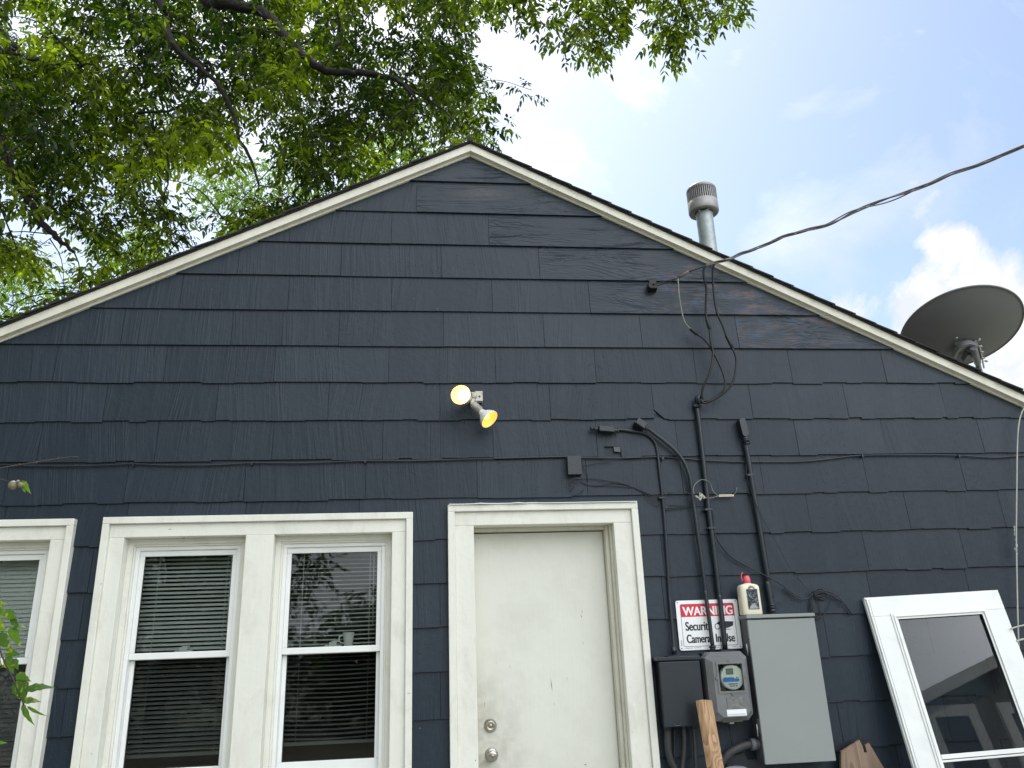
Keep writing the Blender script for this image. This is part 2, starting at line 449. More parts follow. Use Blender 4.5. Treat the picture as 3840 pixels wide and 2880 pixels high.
# ------------------------------------------------------------------ mesh helpers
class MB:
    def __init__(s):
        s.v = []; s.f = []; s.m = []; s.seed = []; s.smooth = []

    def add(s, vs, fs, mat=0, seed=0.0, smooth=False):
        o = len(s.v)
        s.v.extend(tuple(float(c) for c in v) for v in vs)
        for f in fs:
            s.f.append([o+i for i in f]); s.m.append(mat); s.seed.append(seed); s.smooth.append(smooth)

    def box(s, x0, x1, y0, y1, z0, z1, mat=0, seed=0.0):
        v = [(x0, y0, z0), (x1, y0, z0), (x1, y1, z0), (x0, y1, z0), (x0, y0, z1), (x1, y0, z1), (x1, y1, z1), (x0, y1, z1)]
        s.add(v, [(0, 3, 2, 1), (4, 5, 6, 7), (0, 1, 5, 4), (1, 2, 6, 5), (2, 3, 7, 6), (3, 0, 4, 7)], mat, seed)

    def obox(s, c, ax, ay, az, mat=0, seed=0.0):
        """box from centre and three half-axis vectors"""
        c, ax, ay, az = map(np.array, (c, ax, ay, az))
        v = [c+i*ax+j*ay+k*az for i, j, k in [(-1, -1, -1), (1, -1, -1), (1, 1, -1), (-1, 1, -1), (-1, -1, 1), (1, -1, 1), (1, 1, 1), (-1, 1, 1)]]
        s.add(v, [(0, 3, 2, 1), (4, 5, 6, 7), (0, 1, 5, 4), (1, 2, 6, 5), (2, 3, 7, 6), (3, 0, 4, 7)], mat, seed)

    def prism(s, pts, y0, y1, mat=0, seed=0.0, tilt=None):
        """pts: list of (x,z) counter-clockwise seen from -Y; extruded y0(front) to y1(back)"""
        n = len(pts)
        fr = [(x, y0 if tilt is None else tilt(x, z), z) for x, z in pts]
        bk = [(x, y1, z) for x, z in pts]
        fs = [list(range(n)), list(range(2*n-1, n-1, -1))]
        fs += [[i, n+i, n+(i+1) % n, (i+1) % n] for i in range(n)]
        s.add(fr+bk, fs, mat, seed)

    def tube(s, path, r, n=10, mat=0, caps=True, seed=0.0, smooth=True, ribs=0):
        path = [np.array(p, float) for p in path]
        rs = r if isinstance(r, (list, tuple)) else [r]*len(path)
        T = []
        for i in range(len(path)):
            a = path[max(0, i-1)]; b = path[min(len(path)-1, i+1)]
            d = b-a; T.append(d/(np.linalg.norm(d)+1e-9))
        ref = np.array([0, 0, 1.0]) if abs(T[0][2]) < 0.9 else np.array([1.0, 0, 0])
        N = np.cross(T[0], ref); N /= np.linalg.norm(N)
        vs = []
        for p, t, rr in zip(path, T, rs):
            N = N-t*np.dot(N, t); N /= np.linalg.norm(N); B = np.cross(t, N)
            for k in range(n):
                a = 2*math.pi*k/n
                vs.append(p+rr*(math.cos(a)*N+math.sin(a)*B))
        fs = []
        for i in range(len(path)-1):
            for k in range(n):
                fs.append([i*n+k, i*n+(k+1) % n, (i+1)*n+(k+1) % n, (i+1)*n+k])
        s.add(vs, fs, mat, seed, smooth)
        if caps:
            o = len(s.v)-len(vs)
            s.f.append([o+k for k in range(n-1, -1, -1)]); s.m.append(mat); s.seed.append(seed); s.smooth.append(False)
            s.f.append([o+(len(path)-1)*n+k for k in range(n)]); s.m.append(mat); s.seed.append(seed); s.smooth.append(False)

    def lathe(s, prof, origin, axis, n=24, mat=0, smooth=True):
        """prof: list of (distance along axis, radius)"""
        ax = np.array(axis, float); ax /= np.linalg.norm(ax)
        ref = np.array([0, 0, 1.0]) if abs(ax[2]) < 0.9 else np.array([1.0, 0, 0])
        N = np.cross(ax, ref); N /= np.linalg.norm(N); B = np.cross(ax, N)
        vs = []
        for d, r in prof:
            for k in range(n):
                a = 2*math.pi*k/n
                vs.append(np.array(origin)+ax*d+r*(math.cos(a)*N+math.sin(a)*B))
        fs = []
        for i in range(len(prof)-1):
            for k in range(n):
                fs.append([i*n+k, (i+1)*n+k, (i+1)*n+(k+1) % n, i*n+(k+1) % n])
        s.add(vs, fs, mat, 0.0, smooth)

    def sphere(s, c, r, mat=0, n=14, sc=(1, 1, 1)):
        prof = []
        vs = []; fs = []
        for i in range(n+1):
            th = math.pi*i/n
            for k in range(n*2):
                a = math.pi*k/n
                vs.append((c[0]+r*sc[0]*math.sin(th)*math.cos(a), c[1]+r*sc[1]*math.sin(th)*math.sin(a), c[2]+r*sc[2]*math.cos(th)))
        for i in range(n):
            for k in range(2*n):
                fs.append([i*2*n+k, i*2*n+(k+1) % (2*n), (i+1)*2*n+(k+1) % (2*n), (i+1)*2*n+k])
        s.add(vs, fs, mat, 0.0, True)

    def build(s, name, mats, parent=None, bevel=0.0, subd=0):
        me = bpy.data.meshes.new(name)
        me.from_pydata(s.v, [], s.f)
        for mm in (mats if isinstance(mats, (list, tuple)) else [mats]):
            me.materials.append(MATS[mm])
        me.polygons.foreach_set('material_index', s.m)
        me.polygons.foreach_set('use_smooth', s.smooth)
        a = me.attributes.new('seed', 'FLOAT', 'FACE')
        a.data.foreach_set('value', s.seed)
        me.update()
        o = bpy.data.objects.new(name, me)
        COL.objects.link(o)
        if parent is not None:
            o.parent = parent
            o.matrix_parent_inverse = parent.matrix_basis.inverted()
        if bevel:
            md = o.modifiers.new('bevel', 'BEVEL'); md.width = bevel; md.segments = 2; md.limit_method = 'ANGLE'; md.angle_limit = math.radians(35)
        return o


def tag(o, label=None, cat=None, group=None, kind=None):
    if label: o['label'] = label
    if cat: o['category'] = cat
    if group: o['group'] = group
    if kind: o['kind'] = kind
    return o


def thing(name, loc, label, cat, group=None):
    o = bpy.data.objects.new(name, None)
    o.empty_display_size = 0.1
    o.location = Vector([float(c) for c in loc])
    COL.objects.link(o)
    return tag(o, label, cat, group)


def spline(pts, k=6):
    """Catmull-Rom through the points"""
    p = [np.array(q, float) for q in pts]
    p = [2*p[0]-p[1]]+p+[2*p[-1]-p[-2]]
    out = []
    for i in range(1, len(p)-2):
        for j in range(k):
            t = j/k
            a, b, c, d = p[i-1], p[i], p[i+1], p[i+2]
            out.append(0.5*((2*b)+(-a+c)*t+(2*a-5*b+4*c-d)*t*t+(-a+3*b-3*c+d)*t**3))
    out.append(p[-2])
    return out


def zpath(pts, sx, ox, oy, y=-0.02):
    """points read in an enlarged crop (scale, offset) -> world points at depth y (or per-point y)"""
    return [P(ox+q[0]*sx, oy+q[1]*sx, q[2] if len(q) > 2 else y) for q in pts]


def clip(poly, a, b, c):
    """keep a*x+b*z<=c"""
    out = []
    n = len(poly)
    for i in range(n):
        p, q = poly[i], poly[(i+1) % n]
        dp, dq = a*p[0]+b*p[1]-c, a*q[0]+b*q[1]-c
        if dp <= 0: out.append(p)
        if dp*dq < 0:
            t = dp/(dp-dq)
            out.append((p[0]+t*(q[0]-p[0]), p[1]+t*(q[1]-p[1])))
    return out


def minus_rects(x0, x1, z0, z1, holes):
    rects = [(x0, x1, z0, z1)]
    for hx0, hx1, hz0, hz1 in holes:
        nr = []
        for a, b, c, d in rects:
            if hx1 <= a or hx0 >= b or hz1 <= c or hz0 >= d:
                nr.append((a, b, c, d)); continue
            if hx0 > a: nr.append((a, hx0, c, d))
            if hx1 < b: nr.append((hx1, b, c, d))
            m0, m1 = max(a, hx0), min(b, hx1)
            if hz0 > c: nr.append((m0, m1, c, hz0))
            if hz1 < d: nr.append((m0, m1, hz1, d))
        rects = nr
    return rects


# ------------------------------------------------------------------ ground
g = MB(); g.add([(-400, -400, 0), (400, -400, 0), (400, 400, 0), (-400, 400, 0)], [(0, 1, 2, 3)])
tag(g.build('ground', 'grass_ground'), 'patchy grass and bare soil of the back yard', kind='structure')
g = MB(); g.box(-1.6, 3.4, -3.4, -0.12, -0.05, 0.05)
tag(g.build('patio', 'concrete'), 'pale concrete slab outside the back door', kind='structure')

# ------------------------------------------------------------------ house
APX = P(1763.6, 538.8, -0.05)
PX, PZ, SL = float(APX[0]), float(APX[2]), 0.5
XL, XR, DEPTH = PX-4.6, PX+4.6, 9.5
house = thing('house', (0, 0, 0), 'house gable end clad in dark navy blue siding shingles under a low black roof', 'house')

ROW_Z0, ROW_H = 4.449, 0.2286
WIN = (-1.676, -0.056, 0.93, 2.313)
WINL = (-3.10, -1.818, 0.93, 2.309)
DOOR = (0.135, 1.211, 0.0, 2.349)
HOLES = [(WIN[0]+.012, WIN[1]-.012, WIN[2]+.01, WIN[3]-.012), (WINL[0]+.012, WINL[1]-.012, WINL[2]+.01, WINL[3]-.012),
         (DOOR[0]+.012, DOOR[1]-.012, -1, DOOR[3]-.012)]


def gable(poly, drop=0.0):
    # white rake board hides the top; keep what lies below the roof line
    poly = clip(poly, -SL, 1, PZ-SL*PX-drop)
    if len(poly) > 2:
        poly = clip(poly, SL, 1, PZ+SL*PX-drop)
    return poly


JOINTS = {1: [-.043], 2: [-.814, -.198, .411], 3: [-1.107, -.501, .110, .724], 4: [-1.418, -.801, -.192, .421, 1.029],
          5: [-1.72, -1.111, -.496, .121, .731, 1.339, 1.958], 6: [-2.055, -1.462, -.855, -.202, .428, 1.035, 1.659, 2.272],
          7: [-1.76, -1.159, -.541, .096, .745, 1.372, 1.984, 2.597, 3.243], 8: [-2.07, -1.462, -.838, -.229, .401, 1.01, 1.495, 2.24, 2.80, 3.44],
          9: [-1.595, -.974, -.32, .303, .936, 1.50, 1.988, 2.639, 3.264], 10: [-.35, .62, 1.62, 2.241, 2.857],
          11: [1.95, 2.55, 3.16]}
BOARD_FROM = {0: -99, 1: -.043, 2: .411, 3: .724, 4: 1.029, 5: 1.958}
hb = P(2263, 1676, 0); he = P(2329, 1713, 0)
MISSING = (float(hb[0]), float(he[0]), float(he[2])-0.03, float(hb[2]))
rs = random.Random(5)
sid = MB()
for n in range(0, 19):
    zb = ROW_Z0-ROW_H*n
    zt = zb+ROW_H+0.010
    if zb < 0.12: break
    js = list(JOINTS.get(n, []))
    if n >= 11 and not js:
        js = [0.09+0.305*(n % 2)]
    if n > 0:
        while js[0] > XL: js.insert(0, js[0]-0.612+rs.uniform(-.008, .008))
        while js[-1] < XR and not (n in BOARD_FROM and js[-1] >= BOARD_FROM[n]-1e-6): js.append(js[-1]+0.612+rs.uniform(-.008, .008))
        if n in BOARD_FROM: js.append(XR)
    else:
        js = [XL, XR]
    for i in range(len(js)-1):
        a, b = js[i], js[i+1]
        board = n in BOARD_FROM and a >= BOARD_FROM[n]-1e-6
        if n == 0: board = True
        seed = rs.random()
        base_off = rs.uniform(-.0015, .0015)
        out = 0.0145 if board else rs.uniform(.0095, .0130)
        gap = 0.0012
        # columns with stepped lower edge
        if n >= 6 and not board:
            cuts = [a+gap]
            while cuts[-1] < b-0.20:
                cuts.append(cuts[-1]+rs.uniform(.07, .20))
            cuts.append(b-gap)
            offs = []
            for c in range(len(cuts)-1):
                offs.append(rs.choice([-.004, -.001, .002, .004])+rs.uniform(-.001, .001))
        else:
            cuts = [a+gap, b-gap]; offs = [base_off]
        for c in range(len(cuts)-1):
            z0 = zb+offs[c]
            holes = list(HOLES)
            if n == 8: holes.append(MISSING)
            for (x0, x1, c0, c1) in minus_rects(cuts[c], cuts[c+1], z0, zt, holes):
                if c1-c0 < .002 or x1-x0 < .002: continue
                sl = 0.0 if c0 > z0+1e-6 or n < 6 else rs.uniform(-.0015, .0015)
                poly = [(x0, c0), (x1, c0+sl), (x1, c1), (x0, c1)]
                poly = gable(poly, 0.004)
                if n == 7 and abs(a-1.372) < .02:
                    q0 = P(2440, 1529, 0); q1 = P(2488, 1570, 0)
                    ex, ez = q1[0]-q0[0], q1[2]-q0[2]
                    # keep the side above-right of the broken corner
                    aa, bb = ez, -ex
                    cc_ = aa*q0[0]+bb*q0[2]
                    if aa*(q0[0]+.2)+bb*(q0[2]+.1) > cc_: aa, bb, cc_ = -aa, -bb, -cc_
                    poly = clip(poly, aa, bb, cc_)
                if len(poly) < 3: continue
                tl = lambda x, z, zb=zb, out=out: -0.003-out*max(0, min(1, (zt-z)/ROW_H))
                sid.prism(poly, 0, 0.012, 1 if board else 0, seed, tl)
# sheathing behind (shows where the corner and the patch are broken away)
for (x0, x1, z0, z1) in minus_rects(XL, XR, 0.0, PZ, HOLES):
    poly = gable([(x0, z0), (x1, z0), (x1, z1), (x0, z1)], 0.006)
    if len(poly) > 2: sid.prism(poly, 0.002, 0.11, 0, 0.31)
# remaining house body: side and back walls
hz = PZ-SL*4.6
sid.box(XL, XL+.1, .11, DEPTH, 0, hz-.05, 0, .5); sid.box(XR-.1, XR, .11, DEPTH, 0, hz-.05, 0, .6)
sid.prism(gable([(XL, 0), (XR, 0), (XR, PZ), (XL, PZ)], 0.02), DEPTH, DEPTH+.1, 0, .7)
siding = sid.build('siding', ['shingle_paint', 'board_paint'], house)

# loose chip hanging in the broken patch
ch = MB()
c0, c1, c2, c3 = P(2299, 1669, -.008), P(2326, 1663, -.008), P(2327, 1695, -.016), P(2304, 1693, -.016)
ch.add([c0, c1, c2, c3, c0+[0, .004, 0], c1+[0, .004, 0], c2+[0, .004, 0], c3+[0, .004, 0]], [(0, 3, 2, 1), (4, 5, 6, 7), (0, 1, 5, 4), (1, 2, 6, 5), (2, 3, 7, 6), (3, 0, 4, 7)])
ch.build('shingle_chip', 'dark_paint', house); ch = MB()
c0, c1, c2, c3 = P(2443, 1544, -.004), P(2459, 1543, -.004), P(2459, 1550, -.010), P(2444, 1551, -.010)
ch.add([c0, c1, c2, c3], [(0, 3, 2, 1)])
ch.build('shingle_chip', 'dark_paint', house)

# roof: deck plus overlapping courses whose ends show along the rake
th = math.atan(SL)
rf = MB()
for s in (-1, 1):
    u = np.array([s*math.cos(th), 0, -math.sin(th)])      # down the slope
    nrm = np.array([s*math.sin(th), 0, math.cos(th)])
    L = 4.75/math.cos(th)
    o = np.array([PX, 0, PZ])
    yc, yh = (DEPTH+.2-.066)/2+.0, (DEPTH+.2+.066)/2
    rf.obox(o+u*(L/2)+nrm*.003+[0, yc, 0], u*(L/2), np.array([0, yh, 0]), nrm*.003)
    k = 0; d = 0.0
    while d < L:
        w = 0.142
        e = rs.uniform(-.005, .006)
        front = -.078+e
        lift = rs.uniform(0, .002)
        c = o+u*(d+w*.5)+nrm*(.0095+lift)
        t = u*math.cos(.05)+nrm*math.sin(.05)*1.0
        nn = np.cross(np.array([0, 1, 0]), t)*s*-1
        nn = nn if nn[2] > 0 else -nn
        y0, y1 = front, DEPTH+.25
        rf.obox([c[0], (y0+y1)/2, c[2]], t*(w*.56), np.array([0, (y1-y0)/2, 0]), nn*.0040)
        d += w
rf.tube([(PX, -.080, PZ+.012), (PX, DEPTH+.25, PZ+.012)], .015, 8, smooth=False)
roof = rf.build('roof', 'roofing', house)

# rake boards
for s in (-1, 1):
    rk = MB()
    L = 4.7/math.cos(th)

    def rp(d, h):
        return (PX+s*d*math.cos(th)+s*h*math.sin(th)*0, PZ-d*math.sin(th)-h/math.cos(th))
    pts = [(PX, PZ), rp(L, 0), rp(L, .050), (PX, PZ-.050/math.cos(th))]
    if s > 0: pts = pts[::-1]
    rk.prism(pts, -.052, -.022)
    pts = [(PX, PZ-.012), rp(L, .01), rp(L, .064), (PX, PZ-.064/math.cos(th))]
    if s > 0: pts = pts[::-1]
    rk.prism(pts, -.0215, -.0005)
    rk.build('rake_board', 'rake_paint', house, bevel=.002)


# ---- windows
def frame_ring(mb, x0, x1, z0, z1, wl, wr, wt, wb, y0, y1, mat=0):
    mb.box(x0, x1, y0, y1, z1-wt, z1, mat)
    mb.box(x0, x0+wl, y0, y1, z0+wb, z1-wt, mat)
    mb.box(x1-wr, x1, y0, y1, z0+wb, z1-wt, mat)
    if wb > 0: mb.box(x0, x1, y0, y1, z0, z0+wb, mat)


def blind(x0, x1, ztop, zbot, parent, tilt, sag=0.0, y=.175, wand=None):
    mb = MB()
    z = ztop; k = 0
    sp = 0.0222
    mb.box(x0, x1, y-.014, y+.014, ztop+.002, ztop+.028)
    while z > zbot+.03:
        z -= sp
        w = .0125
        n = 8
        tl = tilt+random.uniform(-.04, .04)
        dz, dy = w*math.sin(tl), w*math.cos(tl)
        vs = []; f = (ztop-z)/(ztop-zbot)
        for i in range(n+1):
            x = x0+(x1-x0)*i/n
            s_ = -sag*f*math.sin(math.pi*i/n)
            for q, (yy, zz) in enumerate(((-1, -1), (0, .12), (1, 1))):
                vs.append((x, y+yy*dy, z+s_+zz*dz+(.0015 if q == 1 else 0)))
        fs = []
        for i in range(n):
            for q in range(2):
                fs.append([i*3+q, (i+1)*3+q, (i+1)*3+q+1, i*3+q+1])
        mb.add(vs, fs, 0, 0, True)
    mb.box(x0, x1, y-.012, y+.012, z-.034, z-.018)
    for fx in (.16, .86):
        xx = x0+(x1-x0)*fx
        mb.box(xx-.0012, xx+.0012, y-.0155, y-.0145, z-.02, ztop)
    xx = x0+(x1-x0)*(.90 if wand is None else wand)
    mb.tube([(xx, y-.022, ztop), (xx, y-.022, ztop-.42)], .0022, 6)
    mb.build('blind', 'blind_slat', parent)


def sash_set(ox0, ox1, otop, parent, tilt, sag, blind_bottom):
    """vinyl double hung unit in the wooden opening ox0..ox1, head at otop"""
    st = MB()      # wooden stops
    frame_ring(st, ox0, ox1, .94, otop, .028, .028, .030, .0, .040, .125)
    frame_ring(st, ox0+.028, ox1-.028, .94, otop-.030, .010, .010, .010, .0, .048, .125)
    st.build('window_stop', 'trim_paint', parent, bevel=.002)
    fx0, fx1, ft = ox0+.038, ox1-.038, otop-.040
    fr = MB()
    frame_ring(fr, fx0, fx1, .96, ft, .020, .020, .020, .03, .058, .15)
    fr.build('window_frame', 'vinyl', parent, bevel=.002)
    gx0, gx1 = fx0+.020, fx1-.020
    zt, zm = ft-.020, 1.594
    up = MB()
    frame_ring(up, gx0, gx1, zm, zt, .024, .024, .030, .032, .070, .094)
    up.build('sash', 'vinyl', parent, bevel=.0025)
    lo = MB()
    frame_ring(lo, gx0, gx1, .995, zm+.028, .022, .022, .030, .080, .099, .128)
    lo.build('sash', 'vinyl', parent, bevel=.0025)
    gk = MB()
    frame_ring(gk, gx0+.0235, gx1-.0235, zm+.0315, zt-.0295, .0025, .0025, .0025, .0025, .079, .086)
    frame_ring(gk, gx0+.0215, gx1-.0215, .995+.0795, zm-.0015, .004, .004, .004, .004, .108, .118)
    gk.build('gasket', 'gasket', parent)
    p = MB(); p.box(gx0+.02, gx1-.02, .0815, .0830, zm+.03, zt-.025); p.build('pane', 'glass', parent)
    p = MB(); p.box(gx0+.02, gx1-.02, .1120, .1135, 1.07, zm); p.build('pane', 'glass_screen', parent)
    xm = (gx0+gx1)/2
    lk = MB()
    lk.box(xm-.045, xm+.045, .1285, .150, zm+.030, zm+.040)
    lk.box(xm-.02, xm+.02, .1285, .145, zm+.040, zm+.056)
    lk.box(xm-.008, xm+.03, .125, .135, zm+.056, zm+.062)
    lk.build('sash_lock', 'vinyl', parent, bevel=.001)
    blind(gx0-.005, gx1+.005, ft-.012, blind_bottom, parent, tilt, sag)
    return gx0, gx1, zm


def casing(mb, x0, x1, ztop, zbot, wt=.036, wc=.077, hc=.070):
    frame_ring(mb, x0, x1, zbot, ztop, wt, wt, wt, 0, -.048, .004)
    frame_ring(mb, x0+wt, x1-wt, zbot, ztop-wt, wc, wc, hc, 0, -.028, .0035)


wm = MB()
casing(wm, WIN[0], WIN[1], WIN[3], .90)
hd = WIN[3]-.036-.070
wm.box(-.943, -.795, -.030, .130, .90, hd)                      # centre mullion
ol, orr = WIN[0]+.113, WIN[1]-.113
for a, b in ((ol, -.943), (-.795, orr)):                        # jamb linings (head and sides), set back from the casing
    wm.box(a, b, .004, .20, hd, hd+.02)
wm.box(ol-.02, ol, .004, .20, .90, hd+.02); wm.box(orr, orr+.02, .004, .20, .90, hd+.02)
wm.box(WIN[0]-.02, WIN[1]+.02, -.075, .06, .86, .90)             # sill
window = wm.build('window', 'trim_paint', house, bevel=.003)
window['label'] = 'wide white double window with centre mullion and open blinds'
sash_set(ol, -.943, hd, window, .62, .0, 1.14)
g2 = sash_set(-.795, orr, hd, window, .30, .008, 1.16)

wl = MB()
casing(wl, WINL[0], WINL[1], WINL[3], .90)
hl = WINL[3]-.106
ol2, or2 = WINL[0]+.113, WINL[1]-.113
wl.box(ol2, or2, .004, .20, hl, hl+.02)
wl.box(ol2-.02, ol2, .004, .20, .90, hl+.02); wl.box(or2, or2+.02, .004, .20, .90, hl+.02)
xm_ = (ol2+or2)/2
wl.box(xm_-.07, xm_+.07, -.030, .130, .90, hl)
wl.box(WINL[0]-.02, WINL[1]+.02, -.075, .06, .86, .90)
window2 = wl.build('window', 'trim_paint', house, bevel=.003)
window2['label'] = 'white window cut off by the left edge, blinds nearly closed'
sash_set(ol2, xm_-.07, hl, window2, 1.15, .0, 1.10)
sash_set(xm_+.07, or2, hl, window2, 1.15, .0, 1.10)

# dark rooms behind the glass
rm = MB()
for a, b in ((-3.05, -.1), (.2, 1.2)):
    rm.add([(a, .23, .6), (b, .23, .6), (b, 3, .6), (a, 3, .6), (a, .23, 2.45), (b, .23, 2.45), (b, 3, 2.45), (a, 3, 2.45)],
           [(0, 1, 2, 3), (7, 6, 5, 4), (3, 2, 6, 7), (0, 3, 7, 4), (2, 1, 5, 6)])
rm.box(-3.2, 1.6, .125, .23, 2.31, 2.5); rm.box(-3.2, 1.6, .205, .23, .5, 1.0)
for a, b in ((-3.2, ol2-.0), (or2, ol), (-.943, -.795), (orr, .13)):
    rm.box(a, b, .202, .23, .9, 2.32)
rm.build('room', 'room_dark', house)

# cup on the meeting rail inside the right-hand sash
cu = MB()
cb = P(1308, 2416, .165)
cu.lathe([(0, .001), (0, .021), (.004, .023), (.070, .030), (.072, .031), (.072, .027), (.006, .020), (.006, .001)], (cb[0], .137, g2[2]+.030), (0, 0, 1), 24)
cu.tube(spline([(cb[0]-.024, .137, g2[2]+.088), (cb[0]-.046, .137, g2[2]+.084), (cb[0]-.048, .137, g2[2]+.058), (cb[0]-.023, .137, g2[2]+.046)]), .004, 8)
tag(cu.build('cup', 'cup_white'), 'small white cup standing on the window rail inside the right sash', 'cup')

# ---- door
dc = MB()
casing(dc, DOOR[0], DOOR[1], DOOR[3], .10, .038, .105, .076)
dh = DOOR[3]-.038-.076
dl, dr = DOOR[0]+.143, DOOR[1]-.143
dc.box(dl-.02, dl, .004, .19, .1, dh+.02); dc.box(dr, dr+.02, .004, .19, .1, dh+.02)
dc.box(dl, dr, .004, .19, dh, dh+.02)
door_casing = dc.build('door_casing', 'trim_paint', house, bevel=.003)
js_ = MB()
js_.box(dr-.012, dr, .030, .185, .1, dh); js_.box(dr-.032, dr-.012, .060, .185, .1, dh)
js_.box(dl, dl+.006, .06, .185, .1, dh); js_.box(dl+.006, dr-.032, .070, .185, dh-.020, dh-.0005)
js_.build('door_stop', 'old_jamb', door_casing, bevel=.003)
dm = MB()
dm.box(dl+.008, dr-.034, .118, .16, .10, dh-.026)
door = dm.build('door', 'door_paint', house, bevel=.002)
dg_ = MB(); dg_.box(dl+.0062, dl+.0078, .130, .155, .10, dh-.0255); dg_.box(dl+.0078, dr-.034, .130, .155, dh-.0256, dh-.0205); dg_.box(dr-.0338, dr-.0322, .130, .155, .10, dh-.0256)
dg_.build('door_gap_shade', 'sign_black', door)  # black strips stand in for the shade in the gap round the door
mk_ = MB()
for (x, y, w, h, yy) in ((637, 1985, .010, .0025, -.0285), (277+102, 2190, .003, .005, -.0485), (1470, 2003, .006, .002, -.0285), (1120, 1960, .004, .0015, -.0485), (1478, 2545, .003, .004, .03), (505, 1962, .002, .004, -.0485), (690, 2018, .006, .003, .003), (1240, 2003, .012, .002, -.0285),
                         (1533, 2600, .012, .0016, -.0485), (2340, 2775, .003, .030, -.0285), (2318, 2235, .004, .004, -.0285), (2455, 2700, .003, .006, -.0285), (1783, 2852, .003, .004, -.0285), (1795, 2020, .003, .006, -.0285), (1950, 1935, .004, .0015, -.0485)):
    q = P(x, y, yy)
    mk_.add([(q[0]-w, yy-.0004, q[2]), (q[0]-w*.2, yy-.0004, q[2]-h*.6), (q[0]+w, yy-.0004, q[2]+h*.1), (q[0]+w*.3, yy-.0004, q[2]+h)], [(0, 1, 2, 3)])
    mk_.build('paint_chip', 'scuff', house); mk_ = MB()
sc = MB()


def scratch(px, py, ln, lean, w=.0018):
    p = P(px, py, .1175)
    sc.add([(p[0]-lean*ln/2, .1168, p[2]+ln/2), (p[0]-w, .1168, p[2]), (p[0]+lean*ln/2, .1168, p[2]-ln/2), (p[0]+w, .1168, p[2])], [(0, 1, 2, 3)])


for a in ((2068, 2568, .075, .10, .0022), (2180, 2311, .016, .3, .003), (2183, 2293, .028, -.15, .0014), (2186, 2412, .022, .4, .0012), (1912, 2500, .02, .5, .0012),
          (2195, 2867, .006, .0, .008), (2126, 2545, .02, -.3, .0012), (1817, 2640, .03, -.2, .0014), (2078, 2640, .022, .1, .0010), (1862, 2486, .006, .2, .0014)):
    scratch(*a)
    sc.build('paint_scratch', 'scuff', door); sc = MB()
for nm, (px, py) in (('deadbolt', (1838, 2722)), ('door_knob', (1843, 2832))):
    c = P(px, py, .10)
    k = MB()
    o = (c[0]+.002, .118, c[2])
    if nm == 'deadbolt':
        k.lathe([(0, .034), (.005, .034), (.012, .029), (.016, .026), (.020, .024), (.022, .0215), (.021, .019), (.021, .0)], o, (0, -1, 0), 32)
        k.lathe([(.0215, .011), (.024, .011), (.0245, .0)], o, (0, -1, 0), 20, 1)
    else:
        k.lathe([(0, .035), (.005, .035), (.012, .031), (.015, .022), (.020, .013), (.034, .012), (.038, .022), (.046, .0265), (.058, .0265), (.063, .022), (.065, .012), (.0645, .0)], o, (0, -1, 0), 32)
        k.lathe([(.065, .010), (.0675, .010), (.068, .0)], o, (0, -1, 0), 20, 1)
    e = .0246 if nm == 'deadbolt' else .0682
    k.box(o[0]-.0011, o[0]+.0011, .118-e-.0006, .118-e+.002, o[2]-.006, o[2]+.004, 2)
    k.build(nm, ['steel_knob', 'brass_key', 'sign_black'], door)

# peeled flashing strip on top of the door casing, and a leaf caught on it
fl = MB()
xs = np.linspace(DOOR[0]+.008, DOOR[1]-.004, 26)
vs = []
for i, x in enumerate(xs):
    w = .004*math.sin(i*1.3)+rs.uniform(-.003, .003) if i < 13 else 0
    vs += [(x, -.058+w, DOOR[3]+.002+abs(w)*.6), (x, -.01, DOOR[3]+.006), (x, -.058+w, DOOR[3]-.002+abs(w)*.3)]
fs = []
for i in range(len(xs)-1):
    fs += [[i*3, i*3+3, i*3+4, i*3+1], [i*3+2, i*3+5, i*3+3, i*3]]
fl.add(vs, fs)
fl.build('flashing', 'storm_white', door_casing)


# ------------------------------------------------------------------ roof things
def pt(px, py, y): return P(px, py, y)


# plumbing / flue vent with slotted cap
vy = 2.1
vb = P(2661, 960, vy)
scale = (vy-CAM[1])
top = P(2640, 800, vy); ct = P(2640, 704, vy)
vent = thing('vent_pipe', (vb[0], vy, PZ-SL*(vb[0]-PX)), 'galvanized vent pipe with a slotted round cap standing on the right roof slope', 'vent pipe')
r = .5*abs(P(2611+60, 860, vy)[0]-P(2611, 860, vy)[0])
R_ = .5*abs(P(2586+107, 760, vy)[0]-P(2586, 760, vy)[0])
v = MB()
v.lathe([(0, r), (float(top[2]-vent.location.z)-.02, r), (float(top[2]-vent.location.z)+.04, r*1.05)], (vb[0], vy, vent.location.z-.05), (0, 0, 1), 28)
v.lathe([(.55, r*1.015), (.56, r*1.03), (.57, r*1.015)], (vb[0], vy, vent.location.z-.05), (0, 0, 1), 28)
v.build('pipe', 'galvanized', vent)
v = MB()
hb_ = float(ct[2]-top[2])
o = (vb[0], vy, float(top[2]))
v.lathe([(.0, r*1.08), (.0, r*1.35), (-.006, R_*.82), (-.002, R_*.96), (.012, R_), (hb_*.38, R_), (hb_*.39, R_*.985)], o, (0, 0, 1), 48)
v.lathe([(hb_*.38, R_*.90), (hb_*.80, R_*.90)], o, (0, 0, 1), 48, 1)
v.lathe([(hb_*.80, R_*.9), (hb_*.80, R_), (hb_*.90, R_*.98), (hb_*.98, R_*.84), (hb_*1.0, R_*.5), (hb_*1.0, 0)], o, (0, 0, 1), 48)
for k in range(44):
    a = 2*math.pi*k/44
    c, s_ = math.cos(a), math.sin(a)
    t_ = np.array([-s_, c, 0]); n_ = np.array([c, s_, 0])
    v.obox(np.array([vb[0], vy, float(top[2])+hb_*.59])+n_*R_*.945, t_*.0042, n_*R_*.045, np.array([0, 0, hb_*.215]))
